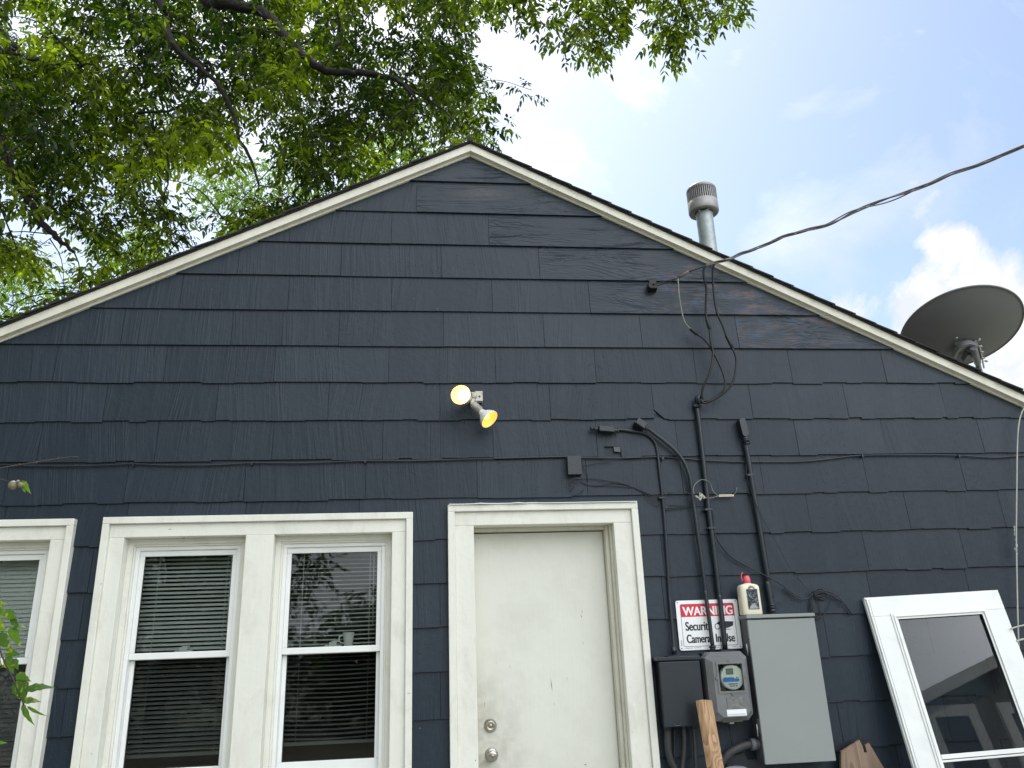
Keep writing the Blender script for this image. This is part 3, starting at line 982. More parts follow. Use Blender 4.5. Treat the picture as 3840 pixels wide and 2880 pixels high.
v.build('vent_cap', ['cap_metal', 'sign_black'], vent)

# satellite dish
dy = 1.35
dcen = P(3603, 1232, dy)
mb_ = P(3690, 1372, dy-.25)
dish = thing('satellite_dish', (float(dcen[0])+.2, dy, PZ-SL*(float(dcen[0])+.2-PX)), 'grey satellite dish seen from behind above the right roof edge', 'satellite dish')
el = math.radians(66)
axis = np.array([.10, math.cos(el), math.sin(el)]); axis /= np.linalg.norm(axis)
side = np.array([1, 0, 0.0]); side = side-axis*np.dot(side, axis); side /= np.linalg.norm(side)
upv = np.cross(axis, side)
wpx = np.linalg.norm(P(3830, 1222, dy)-P(3385, 1222, dy))/2
RW, RH = wpx*.885, wpx*.865
d_ = MB()
vs = []; nr, na = 12, 64
depth = .11
for layer in (0, 1):
    for i in range(nr+1):
        f = i/nr
        for k in range(na):
            a = 2*math.pi*k/na
            q = dcen+side*(RW*f*math.cos(a))+upv*(RH*f*math.sin(a))+axis*(depth*(f*f-1)+(0.006 if layer else 0))
            vs.append(q)
fs = []
o1 = (nr+1)*na
for i in range(nr):
    for k in range(na):
        k2 = (k+1) % na
        fs.append([i*na+k, i*na+k2, (i+1)*na+k2, (i+1)*na+k])
        fs.append([o1+i*na+k, o1+(i+1)*na+k, o1+(i+1)*na+k2, o1+i*na+k2])
d_.add(vs, fs, 0, 0, True)
rim = [dcen+side*(RW*math.cos(2*math.pi*k/72))+upv*(RH*math.sin(2*math.pi*k/72)) for k in range(73)]
d_.tube(rim, .0085, 8, caps=False)
d_.build('reflector', 'dish_grey', dish)


def dback(px, py, off=0.0):
    """point on the back of the dish seen at px,py: intersect the ray with a plane behind the dish"""
    d = FW*FPX+R2*(px-1920)-U2*(py-1440)
    o = dcen-axis*(depth*.80+off)
    t = np.dot(o-CAM, axis)/np.dot(d, axis)
    return CAM+d*t


Z5 = lambda x, y: (3360+x*.2411, 1050+y*.2411)
bk = MB()
ring = []
for (x, y) in ((880, 1160), (930, 1050), (1020, 970), (1130, 945), (1230, 985), (1290, 1060), (1325, 1160)):
    ring.append(dback(*Z5(x, y), .03))
rp_ = spline(ring, 6)
for off, w in ((0, .02),):
    vs = []
    for i, q in enumerate(rp_):
        cdir = q-dback(*Z5(1110, 1250), .03); cdir /= np.linalg.norm(cdir)
        vs += [q+cdir*.012, q-cdir*.020, q-cdir*.020-axis*.05, q+cdir*.012-axis*.05]
    fs = []
    for i in range(len(rp_)-1):
        for k in range(4):
            fs.append([i*4+k, i*4+(k+1) % 4, i*4+4+(k+1) % 4, i*4+4+k])
    bk.add(vs, fs, 0, 0, False)
for (x0, y0, x1, y1) in ((935, 890, 985, 985), (1288, 918, 1230, 985), (1012, 1088, 1060, 1040)):
    a, b = dback(*Z5(x0, y0), -.005), dback(*Z5(x1, y1), .025)
    u_ = (b-a); ln = np.linalg.norm(u_); u_ /= ln
    w_ = np.cross(u_, axis); w_ /= np.linalg.norm(w_)
    bk.add([a-u_*.02-w_*.012, a-u_*.02+w_*.012, b+w_*.035, b-w_*.035, a-u_*.02-w_*.012-axis*.006, a-u_*.02+w_*.012-axis*.006, b+w_*.035-axis*.006, b-w_*.035-axis*.006],
           [(0, 1, 2, 3), (7, 6, 5, 4), (0, 4, 5, 1), (1, 5, 6, 2), (2, 6, 7, 3), (3, 7, 4, 0)])
bracket = bk.build('bracket', 'bracket_grey', dish, bevel=.003)
bo = MB()
for (x, y) in ((935, 893), (1288, 920), (1012, 1090)):
    c = dback(*Z5(x, y), .010)
    bo.lathe([(0, .013), (.010, .013), (.013, .010), (.013, 0)], c, -axis, 12)
    bo.build('bolt', 'bolt', bracket); bo = MB()
for (x, y) in ((1310, 1030), (1335, 1120), (1350, 1215), (1400, 1262)):
    c = dback(*Z5(x, y), .10)
    bo.tube([c-side*.018, c+side*.018], .005, 8); bo.tube([c-side*.003, c+side*.008], .010, 6)
    bo.build('bolt', 'bolt', bracket); bo = MB()
ms = MB()
c0, c1 = dback(*Z5(1205, 1050), .09), dback(*Z5(1270, 1290), .09)
ms.tube([c0, c1], .028, 20)
c2 = c1+(c1-c0)*.05
foot = np.array([float(c1[0])+.10, float(c1[1])+.02, PZ-SL*(float(c1[0])+.10-PX)])
ms.tube(spline([c1-(c1-c0)*.2, c1+(c1-c0)*.6, (foot+c1)/2+(c1-c0)*.2, foot]), .022, 16)
ms.tube([dback(*Z5(1300, 1040), .09), dback(*Z5(1370, 1370), .09)], .007, 10, 1)
ms.box(foot[0]-.07, foot[0]+.07, foot[1]-.06, foot[1]+.06, foot[2]-.03, foot[2]+.035)
q = dback(*Z5(1100, 1190), .05)
ms.obox(q, side*.022, upv*.045, axis*.03)
ms.build('mast', ['bracket_grey', 'bolt'], dish, bevel=.002)

# ------------------------------------------------------------------ floodlight
F3 = lambda x, y, yy: P(1600+x*.211, 1350+y*.211, yy)
fixture = thing('floodlight', F3(930, 650, 0), 'twin outdoor floodlight with both amber bulbs lit, above the door', 'floodlight')
bx = MB()
a, b = F3(860, 550, -.055), F3(995, 550, -.055)
c = F3(995, 730, -.055)
bx.box(a[0], b[0], -.055, -.012, c[2], a[2])
bx.lathe([(0, .006), (.003, .005), (.003, 0)], F3(940, 650, -.055), (0, -1, 0), 12, 1)
# sloping plate at the left where the sockets join
bx.box(a[0]-.022, a[0]+.002, -.050, -.014, c[2]+.008, a[2]-.004)
bx.build('mounting_box', ['lamp_box', 'sign_black'], fixture, bevel=.003)


def par(center, axis_, neck_len, parent, glow, inner, ring_r=.0565, inner_off=(0, 0, 0), soft=False):
    ax = np.array(axis_, float); ax /= np.linalg.norm(ax)
    o = np.array(center)-ax*.088
    m = MB()
    m.lathe([(0, .018), (.020, .019), (.032, .026), (.055, .043), (.078, ring_r*.97), (.088, ring_r), (.090, ring_r*.985)], o, ax, 36)
    bulb = m.build('bulb_shell', 'lamp_shell', parent)
    m = MB()
    m.lathe([(.0895, ring_r*.975), (.070, ring_r*.86), (.045, ring_r*.62), (.030, ring_r*.36), (.028, 0)], o, ax, 36)
    m.build('reflector', 'reflector_glow', bulb)
    m = MB()
    m.sphere(o+ax*.058+np.array(inner_off), inner, 0, 12)
    m.build('filament_glow', glow, bulb)
    m = MB()
    m.lathe([(-neck_len, 0), (-neck_len, .022), (-neck_len+.006, .0235), (-.006, .0235), (-.001, .020), (.012, .020)], o, ax, 28)
    m.lathe([(-neck_len*.35, .0242), (-neck_len*.35+.004, .0242)], o, ax, 28)
    m.build('socket', 'lamp_socket', parent)
    return o, ax


c1_ = F3(603, 618, -.20)
ax1 = np.array([-.26, -.95, -.02])
o1_, a1_ = par(c1_, ax1, .050, fixture, 'bulb_glow', .031, inner_off=(.010, 0, .004))
c2_ = F3(1118, 1055, -.135)
ax2 = np.array([.50, -.34, -.62])
o2_, a2_ = par(c2_, ax2, .062, fixture, 'bulb_glow_soft', .020, inner_off=(0, 0, 0))
arm = MB()
s1 = o1_-a1_*.05; s2 = o2_-a2_*.062
bxc = np.array([a[0]-.006, -.032, (a[2]+c[2])/2])
arm.tube(spline([s1+a1_*.006, s1-a1_*.012, bxc+[0, -.01, .008], bxc]), .012, 12)
arm.tube(spline([s2+a2_*.006, s2-a2_*.012, bxc+[0, -.012, -.012], bxc]), .011, 12)
arm.sphere(bxc+[0, -.018, 0], .020)
arm.build('swivel', 'lamp_box', fixture)

# ------------------------------------------------------------------ electrical
Z4 = lambda x, y, yy=0.0: P(2400+x*.47, 2100+y*.47, yy)
Z6 = lambda x, y, yy=-.02: P(2100+x*.4823, 1450+y*.4823, yy)


def z6(pts, y=-.022): return [Z6(p[0], p[1], p[2] if len(p) > 2 else y) for p in pts]
def z4(pts, y=-.022): return [Z4(p[0], p[1], p[2] if len(p) > 2 else y) for p in pts]


# breaker panel
A = Z4(855, 480, -.135); B = Z4(1390, 467, -.135); C_ = Z4(1567, 1603, -.135)
px0, px1, pz0, pz1 = float(A[0]), float(C_[0]), float(C_[2]), float(A[2])
panel = thing('breaker_panel', ((px0+px1)/2, 0, pz0), 'tall plain grey electrical panel mounted right of the meter', 'electrical panel')
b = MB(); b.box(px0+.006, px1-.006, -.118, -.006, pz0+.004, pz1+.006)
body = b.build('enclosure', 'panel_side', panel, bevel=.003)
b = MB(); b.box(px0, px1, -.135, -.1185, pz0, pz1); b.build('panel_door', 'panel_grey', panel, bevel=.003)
b = MB(); b.box(px0-.004, px1+.002, -.142, -.002, pz1+.0085, pz1+.026); b.box(px0+.006, px1-.006, -.117, -.004, pz1+.004, pz1+.0085); b.build('top_flange', 'panel_grey', panel, bevel=.002)
b = MB()
for zz in (pz0+.18, pz1-.13):
    b.box(px0-.004, px0+.005, -.112, -.098, zz-.035, zz+.035, 0)
    b.tube([(px0-.008, -.105, zz-.05), (px0-.008, -.105, zz+.01)], .003, 8, 1)
    b.build('latch', ['panel_side', 'bolt'], panel); b = MB()

# junction box painted with the wall
A = Z4(152, 808, -.115); C_ = Z4(500, 1322, -.115)
jx0, jx1, jz0, jz1 = float(A[0]), float(Z4(475, 800, -.115)[0]), float(C_[2]), float(A[2])
jb = thing('junction_box', ((jx0+jx1)/2, 0, jz0), 'navy painted junction box right beside the door casing', 'junction box')
b = MB(); b.box(jx0+.004, jx1-.004, -.100, -.004, jz0+.004, jz1); b.build('enclosure', 'deep_paint', jb, bevel=.003)
b = MB(); b.box(jx0, jx1, -.115, -.1005, jz0, jz1-.004); b.build('cover', 'dark_paint', jb, bevel=.003)
b = MB(); b.box(jx0-.012, jx1+.004, -.122, -.003, jz1+.002, jz1+.020); b.build('top_flange', 'dark_paint', jb, bevel=.002)
b = MB(); q = Z4(297, 1318, -.118)
b.tube(spline([(q[0]-.016, -.117, q[2]+.006), (q[0]-.010, -.124, q[2]-.001), (q[0]+.010, -.124, q[2]-.001), (q[0]+.016, -.117, q[2]+.006)]), .0022, 8); b.build('latch', 'panel_side', jb)

# meter
A = Z4(512, 735, -.13); C_ = Z4(912, 1285, -.13)
mx0, mx1, mz0, mz1 = float(A[0]), float(C_[0]), float(Z4(750, 1283, -.13)[2]), float(Z4(700, 730, -.13)[2])
meter = thing('electric_meter', ((mx0+mx1)/2, 0, mz0), 'grey electric meter housing with chamfered corners and a glass meter window', 'electric meter')


def octo(x0, x1, z0, z1, c):
    return [(x0+c, z0), (x1-c, z0), (x1, z0+c), (x1, z1-c), (x1-c, z1), (x0+c, z1), (x0, z1-c), (x0, z0+c)]


b = MB()
b.box(mx0+.012, mx1-.012, -.055, -.004, mz0+.012, mz1-.004)
b.build('back_box', 'deep_paint', meter, bevel=.002)
wx0, wx1 = float(Z4(618, 830, -.155)[0]), float(Z4(835, 1040, -.155)[0])
wz0, wz1 = float(Z4(730, 1045, -.155)[2]), float(Z4(720, 828, -.155)[2])
b = MB()
o_out = octo(mx0, mx1, mz0, mz1, .030)
o_in = octo(mx0+.030, mx1-.022, mz0+.020, mz1-.020, .028)
n = 8
vs = [(x, -.05, z) for x, z in o_out]+[(x, -.128, z) for x, z in o_out]+[(x, -.155, z) for x, z in o_in]
fs = []
for L0 in (0, 8):
    for i in range(8):
        j = (i+1) % 8
        fs.append([L0+i, L0+j, L0+8+j, L0+8+i])
fs.append(list(range(7, -1, -1)))
b.add(vs, fs)
# front plate with the square opening: four quads' worth of polygons round it
X0, X1, Zb, Zt = mx0+.030, mx1-.022, mz0+.020, mz1-.020
cz = .028
for poly in ([(X0+cz, Zb), (X1-cz, Zb), (X1, Zb+cz), (X1, wz0), (X0, wz0), (X0, Zb+cz)],
             [(X0, wz1), (X1, wz1), (X1, Zt-cz), (X1-cz, Zt), (X0+cz, Zt), (X0, Zt-cz)],
             [(X0, wz0), (wx0, wz0), (wx0, wz1), (X0, wz1)], [(wx1, wz0), (X1, wz0), (X1, wz1), (wx1, wz1)]):
    b.add([(x, -.155, z) for x, z in poly], [list(range(len(poly)))])
b.add([(wx0, -.155, wz0), (wx1, -.155, wz0), (wx1, -.155, wz1), (wx0, -.155, wz1), (wx0, -.075, wz0), (wx1, -.075, wz0), (wx1, -.075, wz1), (wx0, -.075, wz1)],
      [(0, 4, 5, 1), (1, 5, 6, 2), (2, 6, 7, 3), (3, 7, 4, 0)], 0)
b.add([(wx0, -.075, wz0), (wx1, -.075, wz0), (wx1, -.075, wz1), (wx0, -.075, wz1)], [(0, 1, 2, 3)], 1)
b.build('housing', ['meter_grey', 'sign_black'], meter)
b = MB()
frame_ring(b, wx0-.010, wx1+.010, wz0-.010, wz1+.010, .010, .010, .010, .010, -.159, -.1552)
for (cx, cz_) in (((wx0+wx1)/2, wz1+.014), ((wx0+wx1)/2, wz0-.014), (wx0-.013, (wz0+wz1)/2), (wx1+.013, (wz0+wz1)/2)):
    b.prism([(cx-.009, cz_), (cx, cz_-.009), (cx+.009, cz_), (cx, cz_+.009)], -.1615, -.1555)
b.build('window_rim', 'meter_grey', meter)
mc = Z4(735, 935, -.135)
mr = .062
b = MB()
b.lathe([(0, mr), (.030, mr), (.034, mr*.96), (.034, 0)], (mc[0], -.108, mc[2]), (0, -1, 0), 40)
mf = b.build('meter_disc', 'meter_face', meter)
b = MB()
yy = -.1427
# cream upper half (segment)
seg = [(mc[0]+mr*.95*math.cos(t), mc[2]+mr*.95*math.sin(t)) for t in np.linspace(math.radians(2), math.radians(178), 18)]
b.prism(seg, yy, yy+.0004, 0)
b.prism([(mc[0]+mr*.22, mc[2]-.012), (mc[0]+mr*.93, mc[2]-.012), (mc[0]+mr*.93, mc[2]+.004), (mc[0]+mr*.22, mc[2]+.004)], yy-.0004, yy, 0)
lx0, lx1 = mc[0]-.034, mc[0]+.006
b.prism([(lx0, mc[2]+.014), (lx1, mc[2]+.014), (lx1, mc[2]+.044), (lx0, mc[2]+.044)], yy-.0022, yy, 1)
b.prism([(mc[0]-.052, mc[2]-.022), (mc[0]+.028, mc[2]-.022), (mc[0]+.034, mc[2]-.018), (mc[0]+.034, mc[2]-.008), (mc[0]+.008, mc[2]-.006), (mc[0]+.006, mc[2]), (mc[0]-.044, mc[2]), (mc[0]-.055, mc[2]-.006)], yy-.0012, yy-.0002, 2)
for k in range(22):
    x = mc[0]-.026+k*.0023
    b.prism([(x, mc[2]-.036), (x+.0013, mc[2]-.036), (x+.0013, mc[2]-.030), (x, mc[2]-.030)], yy-.0006, yy-.0002, 3)
for k in (0, 1):
    x = mc[0]+.020+k*.009
    b.lathe([(0, .0028), (.0010, .0028), (.0012, 0)], (x, yy-.0006, mc[2]-.003), (0, -1, 0), 10, 3)
for k in range(3):
    x = mc[0]-.020+k*.015
    b.prism([(x, mc[2]-.045), (x+.011, mc[2]-.045), (x+.011, mc[2]-.041), (x, mc[2]-.041)], yy-.0006, yy-.0002, 3)
b.build('meter_display', ['meter_cream', 'lcd', 'meter_blue', 'sign_black'], mf)
b = MB(); b.box(wx0, wx1, -.1535, -.1525, wz0, wz1); b.build('glass_cover', 'meter_glass', meter)
b = MB()
A = Z4(690, 1098, -.156); C_ = Z4(832, 1185, -.156)
b.box(A[0], C_[0]-.004, -.1572, -.1552, C_[2], A[2], 0)
for k in range(5):
    zz = A[2]-.008-k*.007
    b.box(A[0]+.010, C_[0]-.016, -.1577, -.1573, zz-.0012, zz, 1)
A = Z4(692, 1195, -.156); C_ = Z4(856, 1240, -.156)
b.box(A[0], C_[0]-.002, -.1572, -.1552, C_[2], A[2], 2)
for k, zz in enumerate((.010, .006)):
    b.box(A[0]+.004, C_[0]-.006, -.1577, -.1573, C_[2]+zz-.0012, C_[2]+zz, 3)
b.build('nameplate', ['plate', 'panel_side', 'sign_white', 'lamp_socket'], meter)
b = MB(); b.box(mx0+.07, mx1-.05, -.10, -.04, mz0-.008, mz0-.0005); b.box((mx0+mx1)/2-.012, (mx0+mx1)/2+.012, -.11, -.07, mz0-.016, mz0-.008); b.build('bottom_latch', 'lamp_socket', meter)


# ------------------------------------------------------------------ warning sign
def text_mesh(body, size, bold=0.0, sx=1.0):
    cu_ = bpy.data.curves.new('lettering', 'FONT')
    cu_.body = body; cu_.size = 1.0; cu_.offset = bold; cu_.extrude = 0.0
    to = bpy.data.objects.new('lettering', cu_)
    COL.objects.link(to)
    dg = bpy.context.evaluated_depsgraph_get()
    me = bpy.data.meshes.new_from_object(to.evaluated_get(dg))
    vs = np.array([tuple(q.co) for q in me.vertices]); fs = [list(p_.vertices) for p_ in me.polygons]
    bpy.data.objects.remove(to); bpy.data.curves.remove(cu_); bpy.data.meshes.remove(me)
    return vs, fs


S_TL, S_TR, S_BL, S_BR = Z4(275, 320), Z4(770, 320), Z4(305, 717), Z4(800, 712)
sx0, sx1 = float(S_TL[0]+S_BL[0])/2, float(S_TR[0]+S_BR[0])/2
szt, szb = float(S_TL[2]+S_TR[2])/2, float(S_BL[2]+S_BR[2])/2
sw, sh = sx1-sx0, szt-szb
sign = thing('warning_sign', ((sx0+sx1)/2, -.02, szb), 'white and red WARNING security cameras sign behind the conduits', 'sign')


def rrect(x0, x1, z0, z1, r, n=6):
    pts = []
    for cx, cz_, a0 in ((x1-r, z0+r, -90), (x1-r, z1-r, 0), (x0+r, z1-r, 90), (x0+r, z0+r, 180)):
        for i in range(n+1):
            a = math.radians(a0+90*i/n)
            pts.append((cx+r*math.cos(a), cz_+r*math.sin(a)))
    return pts


def sU(u): return sx0+u*sw
def sV(v): return szt-v*sh


b = MB(); b.prism(rrect(sx0, sx1, szb, szt, .012), -.0215, -.0195, 0)
plate = b.build('plate', 'sign_white', sign)
b = MB()
oy = -.0219
fx0, fx1, fz0, fz1 = sU(.065), sU(.935), sV(.93), sV(.075)
outer = rrect(fx0, fx1, fz0, fz1, .010); inner = rrect(fx0+.0022, fx1-.0022, fz0+.0022, fz1-.0022, .008)
n = len(outer)
b.add([(x, oy, z) for x, z in outer]+[(x, oy, z) for x, z in inner], [[i, (i+1) % n, n+(i+1) % n, n+i] for i in range(n)], 0)
b.box(sU(.085), sU(.145), oy, oy+.0002, sV(.96), sV(.955), 0)
b.build('border', 'sign_navy', plate)
b = MB(); b.prism([(sU(.072), sV(.335)), (sU(.928), sV(.335)), (sU(.928), sV(.10)), (sU(.915), sV(.085)), (sU(.085), sV(.085)), (sU(.072), sV(.10))], -.0220, -.0217, 0)
b.build('red_band', 'sign_red', plate)
b = MB()


def put(body, u0, u1, v0, v1, bold, mat, yy, descent=False):
    vs, fs = text_mesh(body, 1, bold)
    ref = vs
    xmn, xmx = ref[:, 0].min(), ref[:, 0].max()
    cap = .70
    X = sU(u0)+(vs[:, 0]-xmn)/(xmx-xmn)*(sU(u1)-sU(u0))
    Zz = sV(v1)+vs[:, 1]/cap*(sV(v0)-sV(v1))
    for k in range(5):
        b.add([(x+(k-2)*.0007, yy-k*.00003, z) for x, z in zip(X, Zz)], fs, mat)


LM = ['sign_white', 'sign_black', 'panel_grey']
put('WARNING', .105, .905, .130, .305, .012, 0, -.0226)
b.build('lettering', LM, plate); b = MB()
put('Security', .125, .545, .435, .610, .010, 1, -.0222)
b.build('lettering', LM, plate); b = MB()
put('Cameras In Use', .125, .890, .690, .855, .010, 1, -.0222)
b.build('lettering', LM, plate); b = MB()
# camera pictogram
cx0 = sU(.60)


def poly(pts, mat=1, yy=-.0222): b.add([(sU(u), yy, sV(v_)) for u, v_ in pts], [list(range(len(pts)))[::-1]], mat)


poly([(.60, .50), (.68, .44), (.90, .455), (.885, .54), (.80, .58), (.66, .575)])
circ = [(.635+.045*math.cos(t), .545+.062*math.sin(t)) for t in np.linspace(0, 2*math.pi, 24, endpoint=False)]
poly(circ, 1, -.0224)
circ = [(.635+.034*math.cos(t), .545+.047*math.sin(t)) for t in np.linspace(0, 2*math.pi, 24, endpoint=False)]
poly(circ, 0, -.0226)
poly([(.72, .57), (.78, .57), (.77, .605), (.84, .605), (.84, .615), (.69, .615)])
b.build('camera_pictogram', LM, plate); b = MB()
# small print
rr_ = random.Random(3)
for (u0, u1, v0) in ((.10, .20, .950), (.23, .33, .950), (.45, .62, .955), (.84, .89, .955)):
    u = u0
    while u < u1:
        w = rr_.uniform(.006, .014)
        b.add([(sU(u), -.0222, sV(v0+.012)), (sU(u+w), -.0222, sV(v0+.012)), (sU(u+w), -.0222, sV(v0)), (sU(u), -.0222, sV(v0))], [(0, 1, 2, 3)], 2)
        u += w+.003
for k in range(14):
    b.add([(sU(.025), -.0222, sV(.91-k*.008)), (sU(.045), -.0222, sV(.91-k*.008)), (sU(.045), -.0222, sV(.906-k*.008)), (sU(.025), -.0222, sV(.906-k*.008))], [(0, 1, 2, 3)], 2)
for (u, v_) in ((.03, .04), (.97, .04), (.03, .96), (.97, .96)):
    b.lathe([(0, .003), (.0005, .003), (.0006, 0)], (sU(u), -.0217, sV(v_)), (0, -1, 0), 10, 1)
b.build('small_print', LM, plate)


# ------------------------------------------------------------------ conduits
def conduit(name, pts, r, label, mat='dark_paint', extra=None):
    base = pts[-1]
    t = thing(name, (base[0], base[1], base[2]), label, 'conduit')
    m = MB(); m.tube(spline(pts, 8), r, 16); m.build('pipe', mat, t)
    return t


# 1: thin conduit bending left to a horizontal fitting
c1p = z6([(445, 333), (500, 337), (575, 348), (640, 358), (700, 388), (740, 440), (758, 510), (772, 640), (790, 800), (808, 980), (826, 1230), (848, 1600)], -.020)+z4([(240, 350, -.026), (262, 600, -.04), (272, 745, -.05)])
t1 = conduit('conduit', c1p, .0085, 'thin dark conduit bending left over the door to a horizontal fitting')
m = MB()
L0, L1 = Z6(298, 330, -.035), Z6(418, 340, -.035)
m.obox((L0+L1)/2, (L1-L0)/2, np.array([0, .020, 0]), np.array([0, 0, .0165]))
m.obox((L0+L1)/2+[0, -.022, .0], (L1-L0)/2*.97, np.array([0, .0025, 0]), np.array([0, 0, .0150]))
m.tube([L0-[.0, 0, 0], L0-(L1-L0)*.25], .010, 12); m.sphere(L0-(L1-L0)*.42, .0125); m.tube([L0-(L1-L0)*.22, L0-(L1-L0)*.30], .0135, 8)
m.tube([L1, L1+(L1-L0)*.34], .0105, 12); m.tube([L1+(L1-L0)*.20, L1+(L1-L0)*.30], .0135, 12)
m.tube([L1-(L1-L0)*.3, L1-(L1-L0)*.3+[0, .03, -.0]], .010, 10)
m.build('conduit_body', 'dark_paint', t1, bevel=.002)
m = MB()
q = Z4(272, 735, -.05)
m.tube([q+[-.001, 0, .028], q+[0, 0, -.012]], .0135, 14); m.tube([q+[0, 0, .012], q+[0, 0, .004]], .0165, 6)
m.box(q[0]-.045, q[0]+.06, -.085, -.01, jz1+.0205, jz1+.024)
m.build('connector', 'dark_paint', t1)
m = MB()
q = Z6(790, 560, -.004)
m.box(q[0]-.006, q[0]+.006, -.030, -.012, q[2]-.011, q[2]+.003)
m.build('strap', 'dark_paint', t1); m = MB()
q = Z6(790, 862, -.02)
m.box(q[0]-.018, q[0]+.018, -.032, -.010, q[2]-.007, q[2]+.003)
m.build('strap', 'dark_paint', t1)

# 2: conduit curving up to a slanted fitting
c2p = z6([(690, 330), (735, 365), (800, 415), (880, 482), (950, 565), (995, 660), (1015, 740), (1030, 860), (1052, 1010), (1080, 1210), (1112, 1450), (1136, 1640)], -.042)+z4([(520, 250, -.045), (548, 450, -.050), (580, 690, -.055)])
t2 = conduit('conduit', c2p, .0112, 'dark conduit curving up left to a slanted fitting, crossing the sign')
m = MB()
L0, L1 = Z6(590, 268, -.045), Z6(662, 318, -.045)
u_ = (L1-L0)/2; w_ = np.cross(u_, [0, 1, 0]); w_ /= np.linalg.norm(w_)
m.obox((L0+L1)/2, u_, np.array([0, .024, 0]), w_*.021)
m.obox((L0+L1)/2+[0, -.0265, 0], u_*.96, np.array([0, .0025, 0]), w_*.019)
m.tube([L1, L1+u_*.75], .0145, 12); m.tube([L1+u_*.35, L1+u_*.55], .0175, 6)
m.tube([L0+u_*.3, L0+u_*.3+[-.006, .05, -.02]], .016, 12)
m.build('conduit_body', 'dark_paint', t2, bevel=.0025)
m = MB(); q = Z4(580, 700, -.055); m.tube([q+[0, 0, .010], q+[0, 0, .0]], .018, 14); m.tube([q+[0, 0, 0], q+[0, 0, -.012]], .015, 14); m.build('connector', 'dark_paint', t2)

# 3: service mast with weatherhead
c3p = z6([(1064, 165), (1078, 270), (1098, 440), (1122, 660), (1148, 900), (1178, 1130), (1206, 1360), (1240, 1640)], -.032)+z4([(636, 300, -.036), (680, 712, -.045)])
t3 = conduit('service_mast', c3p, .0142, 'dark service mast conduit topped by a round weatherhead above the sign', )
t3['category'] = 'conduit'
m = MB()
q = Z6(1078, 105, -.045)
m.sphere(q+[0, .0, .004], .026, 0, 14, (1.0, .85, 1.05))
m.lathe([(0, .027), (.006, .027), (.008, .022), (.008, .014), (-.001, .010)], q+np.array([.006, -.016, -.001]), (.45, -.85, -.1), 24)
m.lathe([(0, .0145), (.001, .0145)], q+np.array([.006, -.016, -.001]), (.45, -.85, -.1), 20, 1)
q2 = Z6(1062, 152, -.034)
m.tube([q2+[0, 0, .012], q2+[0, 0, -.010]], .0185, 16); m.box(q2[0]-.022, q2[0]+.026, q2[1]-.014, q2[1]+.010, q2[2]-.004, q2[2]+.003)
m.build('weatherhead', ['dark_paint', 'sign_black'], t3)
m = MB()
for (x, y) in ((1152, 958), (1180, 1102)):
    q = Z6(x, y, -.030)
    m.box(q[0]-.024, q[0]+.018, -.048, -.010, q[2]-.006, q[2]+.006)
    m.sphere((q[0]-.026, -.030, q[2]), .007)
    m.build('strap', 'dark_paint', t3, bevel=.001); m = MB()
m = MB(); q = Z4(690, 712, -.055); m.box(q[0]-.045, q[0]+.035, -.09, -.01, mz1+.001, mz1+.009); m.build('hub', 'deep_paint', t3)

# 4: right conduit with long oval fitting
c4p = z6([(1440, 440), (1462, 560), (1482, 690), (1510, 860), (1545, 1060), (1582, 1290), (1640, 1640)], -.032)+z4([(1015, 180, -.036), (1048, 360, -.04), (1053, 400, -.045)])
t4 = conduit('conduit', c4p, .0150, 'dark conduit rising from the grey panel to a long oval fitting')
m = MB()
L0, L1 = Z6(1408, 262, -.040), Z6(1436, 378, -.040)
pts = []
ax_ = (L1-L0); ln = np.linalg.norm(ax_); ax_ /= ln; w_ = np.cross(ax_, [0, 1, 0]); w_ /= np.linalg.norm(w_)
ring = []
for k in range(28):
    a = 2*math.pi*k/28
    e = (ln/2 if math.cos(a) > 0 else -ln/2)
    ring.append((L0+L1)/2+ax_*(e*.82+math.cos(a)*.0195)+w_*(math.sin(a)*.0195))
n = len(ring)
vs = [q+[0, .03, 0] for q in ring]+[q+[0, -.014, 0] for q in ring]+[(L0+L1)/2+(q-(L0+L1)/2)*1.06+[0, -.015, 0] for q in ring]+[(L0+L1)/2+(q-(L0+L1)/2)*1.0+[0, -.021, 0] for q in ring]
fs = [[i+j*n, (i+1) % n+j*n, (i+1) % n+(j+1)*n, i+(j+1)*n] for j in range(3) for i in range(n)]+[[3*n+i for i in range(n)]]
m.add(vs, fs)
m.tube([L1+ax_*.0, L1+ax_*.045], .0185, 16); m.tube([L1+ax_*.030, L1+ax_*.036], .0205, 16); m.tube([L1+ax_*.048, L1+ax_*.056], .0205, 16)
m.build('conduit_body', 'dark_paint', t4)
m = MB(); q = Z6(1475, 688, -.03); m.box(q[0]-.02, q[0]+.020, -.048, -.012, q[2]-.008, q[2]+.005); m.build('strap', 'dark_paint', t4, bevel=.001)
m = MB(); q = Z4(1052, 375, -.045)
m.tube([q+[0, 0, .014], q+[0, 0, .006]], .0215, 16); m.tube([q+[0, 0, .004], q+[0, 0, -.008]], .0195, 16); m.tube([q+[0, 0, -.010], q+[0, 0, -.032]], .0175, 16)
m.build('connector', 'dark_paint', t4)

# small painted box over the long cable
Zd = lambda x, y, yy=-.01: P(2000+x*.2411, 1600+y*.2411, yy)
A = Zd(525, 455, -.055); C_ = Zd(765, 742, -.055)
b = MB(); b.box(float(A[0]), float(Zd(738, 452, -.055)[0])+.001, -.055, -.008, float(C_[2]), float(A[2]))
sb = thing('cable_box', (float(A[0]), 0, float(C_[2])), 'small dark box on the long horizontal cable above the door', 'cable box')
b.build('cover', 'dark_paint', sb, bevel=.002)
b = MB(); b.box(float(A[0])-.004, float(A[0])+.080, -.012, -.006, float(C_[2])-.012, float(A[2])+.004); b.build('back_plate', 'deep_paint', sb)


